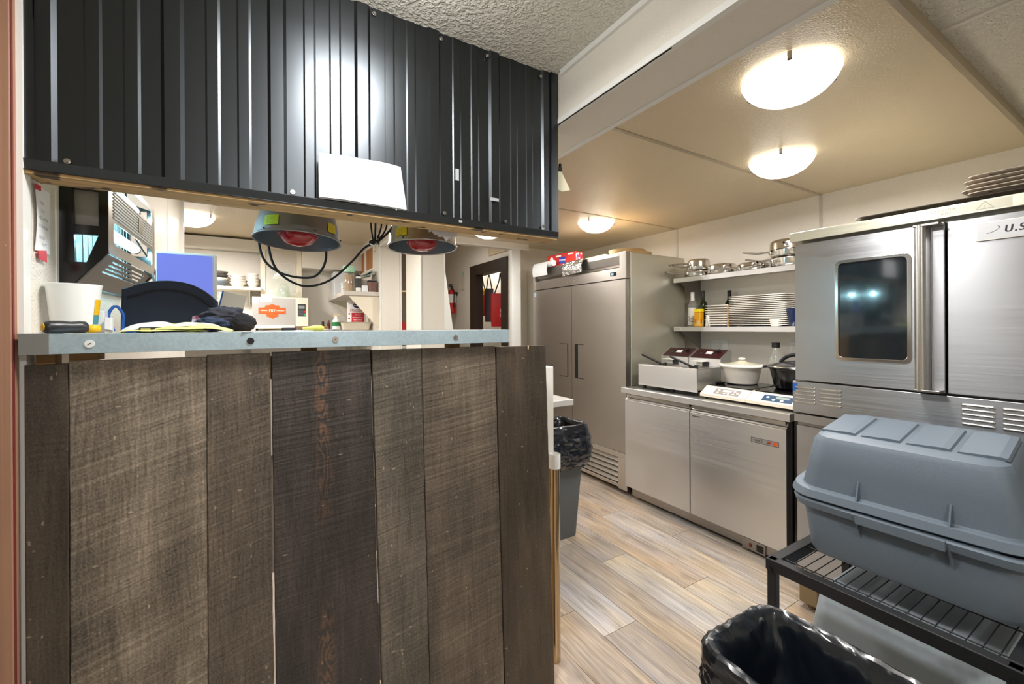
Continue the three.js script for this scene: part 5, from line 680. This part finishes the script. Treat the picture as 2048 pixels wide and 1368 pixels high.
  const wp = lathe([[0.001, 0.002], [0.05, 0], [0.058, 0.003], [0.083, 0.016], [0.081, 0.019], [0.057, 0.008], [0.001, 0.006]], 36); let w0; for (let i = 0; i < 7; i++) { const l = `white plate, ${on[i === 6 ? 9 : i]} ${i && i < 6 ? 'from the bottom ' : 'one '}in the stack left of the microwave oven`, pos = [-0.148, Y + 0.0005 + i * 0.022, -4.84]; if (!w0) { w0 = thing('side_plate', l, 'plate', pos, 0, 'plates beside the microwave oven'); part('dish', wp, M.ceramic, w0); } else copyOf(w0, pos, 0, l); }
  // partition shelf with groceries
  const ps = thing('wall_shelf', 'grey shelf with triangular bracket beside the white column', 'shelf', [1.0125, 1.732, -4.74]); part('deck', span(-0.33, 0, -0.04, 0, -0.53, 0.52, 0.003), std({ color: 0xcfc8be, roughness: 0.5 }), ps); for (const z of [0.49, -0.5]) part('bracket', T(prism([[0, 0], [0, -0.31], [-0.02, -0.3], [-0.28, -0.01], [-0.28, 0]].reverse(), 0.012), 0, -0.04, z), M.cream, ps);
  const PY = 1.7325;
  const item = (n, l, c, x, z) => thing(n, l, c, [x, PY, z]);
  { const t = item('white_box', 'large white box at the back of the grocery shelf', 'box', 0.78, -5.08); part('carton', box(0.14, 0.27, 0.24, 0, 0.135, 0, 0.004), M.paper, t); const n = item('napkin_stack', 'stack of white napkins in front of the large white box', 'napkins', 0.75, -4.55); for (let i = 0; i < 5; i++) part('napkin', box(0.07, 0.02, 0.09, 0.004 * (i % 2), 0.075 + i * 0.022 - 0.065, 0, 0.004), M.paper, n); }
  { const t = item('storage_jar', 'clear jar with pale green lid holding tan contents', 'jar', 0.75, -4.34); part('glass', lathe([[0.001, 0], [0.045, 0], [0.048, 0.01], [0.048, 0.19], [0.001, 0.19]], 28), M.clearGlass, t); part('contents', cyl(0.04, 0.04, 0.16, 0, 0.085, 0, 20), std({ color: 0xa98a6a, roughness: 0.9 }), t); part('lid', cyl(0.055, 0.055, 0.06, 0, 0.22, 0, 28), M.paleGreen, t); }
  { const t = item('spice_bottle', 'tall bottle with dark printed label next to the green lidded jar', 'bottle', 0.83, -4.3); part('glass', box(0.045, 0.15, 0.045, 0, 0.075, 0, 0.008), M.label, t); part('label', box(0.046, 0.1, 0.046, 0, 0.085, 0, 0.006), std({ color: 0x3c3a3a, roughness: 0.6 }), t); part('cap', box(0.04, 0.015, 0.04, 0, 0.157, 0, 0.004), M.black, t); const q = item('tub_container', 'short white container between the dark bottle and brown jar', 'container', 0.885, -4.28); part('tub', box(0.055, 0.06, 0.055, 0, 0.03, 0, 0.006), M.paper, q); }
  { const t = item('spice_jar', 'clear square jar of brown spice beside the white column', 'jar', 0.955, -4.28); part('spice', box(0.075, 0.1, 0.07, 0, 0.05, 0, 0.006), M.spice, t); part('lid', box(0.08, 0.012, 0.074, 0, 0.106, 0, 0.004), M.rubber, t); const q = item('plastic_container', 'long clear plastic container behind the brown spice jar', 'container', 0.93, -4.47); part('shell', box(0.14, 0.13, 0.22, 0, 0.065, 0, 0.01), phy({ color: 0xd6d0c4, roughness: 0.3, transmission: 0.4, thickness: 0 }), q);
    const g = thing('snack_bag', 'clear bag with green contents lying on the plastic container', 'bag', [0.93, PY + 0.1305, -4.45]); part('film', sheet(14, 14, (u, v) => [lerp(-0.075, 0.07, u), 0.01 + 0.09 * u * (0.5 + 0.5 * Math.sin(v * 3)) + 0.01 * fbm(u * 5, v * 5, 1, 2), lerp(-0.1, 0.1, v)], 0.002), M.paper, g); part('green_panel', sheet(10, 8, (u, v) => [lerp(-0.04, 0.05, u), 0.022 + 0.08 * (0.25 + 0.62 * u), lerp(0.0, 0.105, v)], 0.003), M.green, g); }
  // beneath that shelf
  const bs = thing('white_bin', 'white plastic bin holding the red and white fruit bag', 'bin', [0.85, Y, -4.66]); part('shell', crease(loft([rrRing(0.27, 0.28, 0.03, 0.0, 5), rrRing(0.3, 0.31, 0.03, 0.075, 5), rrRing(0.31, 0.33, 0.03, 0.08, 5), rrRing(0.292, 0.302, 0.028, 0.08, 5), rrRing(0.265, 0.275, 0.028, 0.006, 5)], true, true), 0.5), M.cream, bs);
  const cb = thing('fruit_bag', 'red and white dried fruit bag standing in the white bin', 'bag', [0.875, Y + 0.0065, -4.64], -0.1);
  const cm = canvasMat(256, 384, (g) => { g.fillStyle = '#e9e2e0'; g.fillRect(0, 0, 256, 384); g.fillStyle = '#23305a'; g.beginPath(); g.ellipse(140, 70, 62, 36, 0.1, 0, 7); g.fill(); g.fillStyle = '#e9e2e0'; g.font = 'bold 20px sans-serif'; g.fillText('Ocean Spray', 88, 76); g.fillStyle = '#8e2a3a'; g.font = 'bold 44px sans-serif'; g.fillText('CRAISINS', 34, 148); g.fillStyle = '#c0182c'; g.fillRect(56, 166, 176, 150); g.fillStyle = '#e8a0a4'; g.font = 'bold 30px sans-serif'; g.fillText('DRIED', 100, 200); g.fillStyle = '#f2dada'; g.font = 'bold 22px sans-serif'; g.fillText('CRANBERRIES', 66, 236); g.fillText('SWEETENED', 76, 266); g.font = '18px sans-serif'; g.fillText('CANNEBERGES', 78, 296); g.fillStyle = '#b0182a'; for (const [x, y] of [[26, 180], [24, 240], [30, 300], [60, 350], [180, 350]]) { g.beginPath(); g.arc(x, y, 12, 0, 7); g.fill(); } });
  part('pouch', [sheet(12, 16, (u, v) => { const b = Math.sin(u * Math.PI) ** 0.6 * Math.sin((0.12 + 0.88 * (1 - v)) * Math.PI * 0.62) ** 0.7; return [lerp(-0.095, 0.095, u) * (1 - 0.06 * Math.sin(v * 3)), v * 0.3, 0.002 + 0.045 * b]; }, 0.001), ], cm, cb); part('pouch_back', sheet(12, 16, (u, v) => { const b = Math.sin(u * Math.PI) ** 0.6 * Math.sin((0.12 + 0.88 * (1 - v)) * Math.PI * 0.62) ** 0.7; return [lerp(-0.095, 0.095, u) * (1 - 0.06 * Math.sin(v * 3)), v * 0.3, -0.002 - 0.04 * b]; }, 0.001), M.paper, cb);
  { const t = thing('spray_bottle', 'white spray bottle with tan trigger left of the fruit bag', 'bottle', [0.665, Y, -4.56]); part('bottle', lathe([[0.001, 0], [0.035, 0], [0.038, 0.01], [0.036, 0.09], [0.016, 0.12], [0.014, 0.14], [0.001, 0.14]], 24), M.white, t); part('label', new THREE.CylinderGeometry(0.0385, 0.0388, 0.04, 20, 1, true).translate(0, 0.06, 0), M.green, t); part('trigger', [box(0.06, 0.02, 0.02, 0.01, 0.15, 0, 0.004), box(0.012, 0.04, 0.012, -0.018, 0.128, 0, 0.004)], M.kraft, t); }
  { const t = thing('wooden_holder', 'low wooden holder with dark peg left of the spray bottle', 'holder', [0.53, Y, -4.72]); part('block', box(0.16, 0.04, 0.1, 0, 0.02, 0, 0.004), std({ color: 0x9a6a45, roughness: 0.6 }), t); part('peg', cyl(0.014, 0.012, 0.05, 0.03, 0.064, 0, 14), M.darkWood, t); const p = thing('sauce_bottle', 'small brown bottle beside the wooden holder', 'bottle', [0.612, Y, -4.7]); part('glass', lathe([[0.001, 0], [0.018, 0], [0.018, 0.06], [0.009, 0.08], [0.009, 0.1], [0.001, 0.1]], 18), std({ color: 0x5a2f20, roughness: 0.2 }), p); }
  // leaning board, extinguisher, post, tag
  const lb = thing('leaning_board', 'narrow white board leaning against the white column', 'board', [1.369, 0, -3.6]); part('board', prism([[0, 0], [0.33, 0], [0.03, 2.15], [0, 2.15]], 0.03, 0.002), M.white, lb);
  const fe = thing('fire_extinguisher', 'red fire extinguisher hanging on the wall by the dark door frame', 'extinguisher', [2.53, 1.6, -6.02]); const fc = part('cylinder', lathe([[0.001, 0], [0.055, 0], [0.06, 0.01], [0.06, 0.3], [0.045, 0.34], [0.02, 0.36], [0.001, 0.36]], 28), M.red, fe); part('label', new THREE.CylinderGeometry(0.0605, 0.0605, 0.13, 28, 1, true).translate(0, 0.22, 0), M.label, fc); part('valve', [cyl(0.018, 0.018, 0.05, 0, 0.38, 0, 14), box(0.06, 0.02, 0.02, -0.02, 0.41, 0, 0.004), box(0.06, 0.014, 0.02, -0.02, 0.435, 0, 0.004)], M.black, fe); part('hose', tube([[0, 0.38, 0.01], [0, 0.34, 0.075], [0, 0.2, 0.08], [0, 0.08, 0.075]], 0.008), M.rubber, fe); part('wall_hook', box(0.04, 0.05, 0.03, 0.07, 0.3, 0), M.black, fe);
  const ht = thing('hanging_tag', 'small paper tag hanging above the fire extinguisher', 'tag', [2.612, 2.05, -5.8]); part('paper', box(0.004, 0.22, 0.1, 0, 0, 0), std({ color: 0xd8cdb8, roughness: 0.8 }), ht); part('clip', box(0.006, 0.05, 0.05, 0, 0.14, 0), M.paleGreen, ht);
  const pp = thing('white_post', 'slim white post standing left of the tall refrigerator', 'post', [2.47, 0, -4.088]); part('shaft', box(0.115, 2.249, 0.05, 0, 1.1245, 0.035, 0.003), M.trimWhite, pp);
  // bags hanging in the doorway
  const tote = (l, x, y, z, w, h, mat, extra) => { const t = thing('tote_bag', l, 'bag', [x, y, z], -0.5, 'shopping bags in the doorway'); part('body', crease(loft([rrRing(w * 0.92, 0.05, 0.02, 0, 5), rrRing(w, 0.09, 0.03, h * 0.3, 5), rrRing(w * 0.95, 0.05, 0.02, h, 5)], true, true), 0.6), mat, t); for (const s of [-1, 1]) part('strap', tube([[-w * 0.3, h * 0.98, 0.026 * s], [-w * 0.06, h + 0.18, 0.015 * s], [0, 2.14 - y, 0], [w * 0.06, h + 0.18, 0.015 * s], [w * 0.3, h * 0.98, 0.026 * s]], 0.008), M.black, t); if (extra) extra(t, w, h); return t; };
  const hookY = 2.07;
  tote('bright red tote bag with white letters nearest the white post', 2.88, 1.39, -5.13, 0.27, 0.46, M.red, (t, w, h) => { part('print', new THREE.PlaneGeometry(0.2, 0.13).translate(0.04, h * 0.42, 0.0475), std({ roughness: 0.6, map: canvas(256, 160, (g) => { g.fillStyle = '#cf1414'; g.fillRect(0, 0, 256, 160); g.fillStyle = '#f2eee8'; g.font = 'bold 84px sans-serif'; g.fillText('PL', 70, 76); g.fillText('Ch', 60, 150); }) }), t); });
  tote('grey striped tote bag between the two red bags', 2.86, 1.46, -5.42, 0.13, 0.48, std({ color: 0x4a4648, roughness: 0.8 })); tote('orange and red tote bag deepest in the doorway', 2.87, 1.55, -5.66, 0.22, 0.32, std({ color: 0xc83a1e, roughness: 0.6 }), (t, w, h) => { part('yellow_bundle', new THREE.IcosahedronGeometry(0.05, 2).translate(0.04, h + 0.05, 0), M.yellow, t); part('green_bundle', new THREE.IcosahedronGeometry(0.055, 2).translate(-0.09, h + 0.05, 0), M.green, t); });
  const hk = thing('coat_rail', 'dark rail across the doorway carrying the bags', 'rail', [2.87, 2.16, -5.4]); part('rail', [rod([0, 0.0, -0.79], [0, 0.0, 0.79], 0.014)], M.darkWood, hk);
}
{ // storage shelf glimpsed in the slit between the two white columns
  const t = thing('storage_shelf', 'storage shelf glimpsed between the two white columns', 'shelf', [1.6, 0, -5.6]);
  for (const x of [-0.3, 0.3]) for (const z of [-0.2, 0.2]) part('post', cyl(0.012, 0.012, 1.9, x, 0.95, z, 10), M.satin, t);
  for (const y of [0.4, 0.9, 1.34, 1.85]) part('shelf_board', box(0.64, 0.02, 0.44, 0, y, 0, 0.003), M.kraft, t);
  const r = thing('red_carton', 'red carton on the storage shelf between the white columns', 'carton', [1.6, 1.3505, -5.55]); part('carton', prism([[-0.15, 0], [0.15, 0], [0.15, 0.06], [-0.05, 0.12], [-0.15, 0.12]], 0.2, 0.002).translate(0, 0.002, -0.1), M.red, r);
  const d = thing('dark_carton', 'dark striped carton below the red one on the storage shelf', 'carton', [1.6, 0.9105, -5.52]); part('carton', box(0.4, 0.3, 0.24, 0, 0.15, 0, 0.003), std({ color: 0x5a4a48, roughness: 0.7 }), d); part('white_band', box(0.402, 0.04, 0.242, 0, 0.22, 0, 0.002), M.label, d);
}
renderer.render(scene, camera);
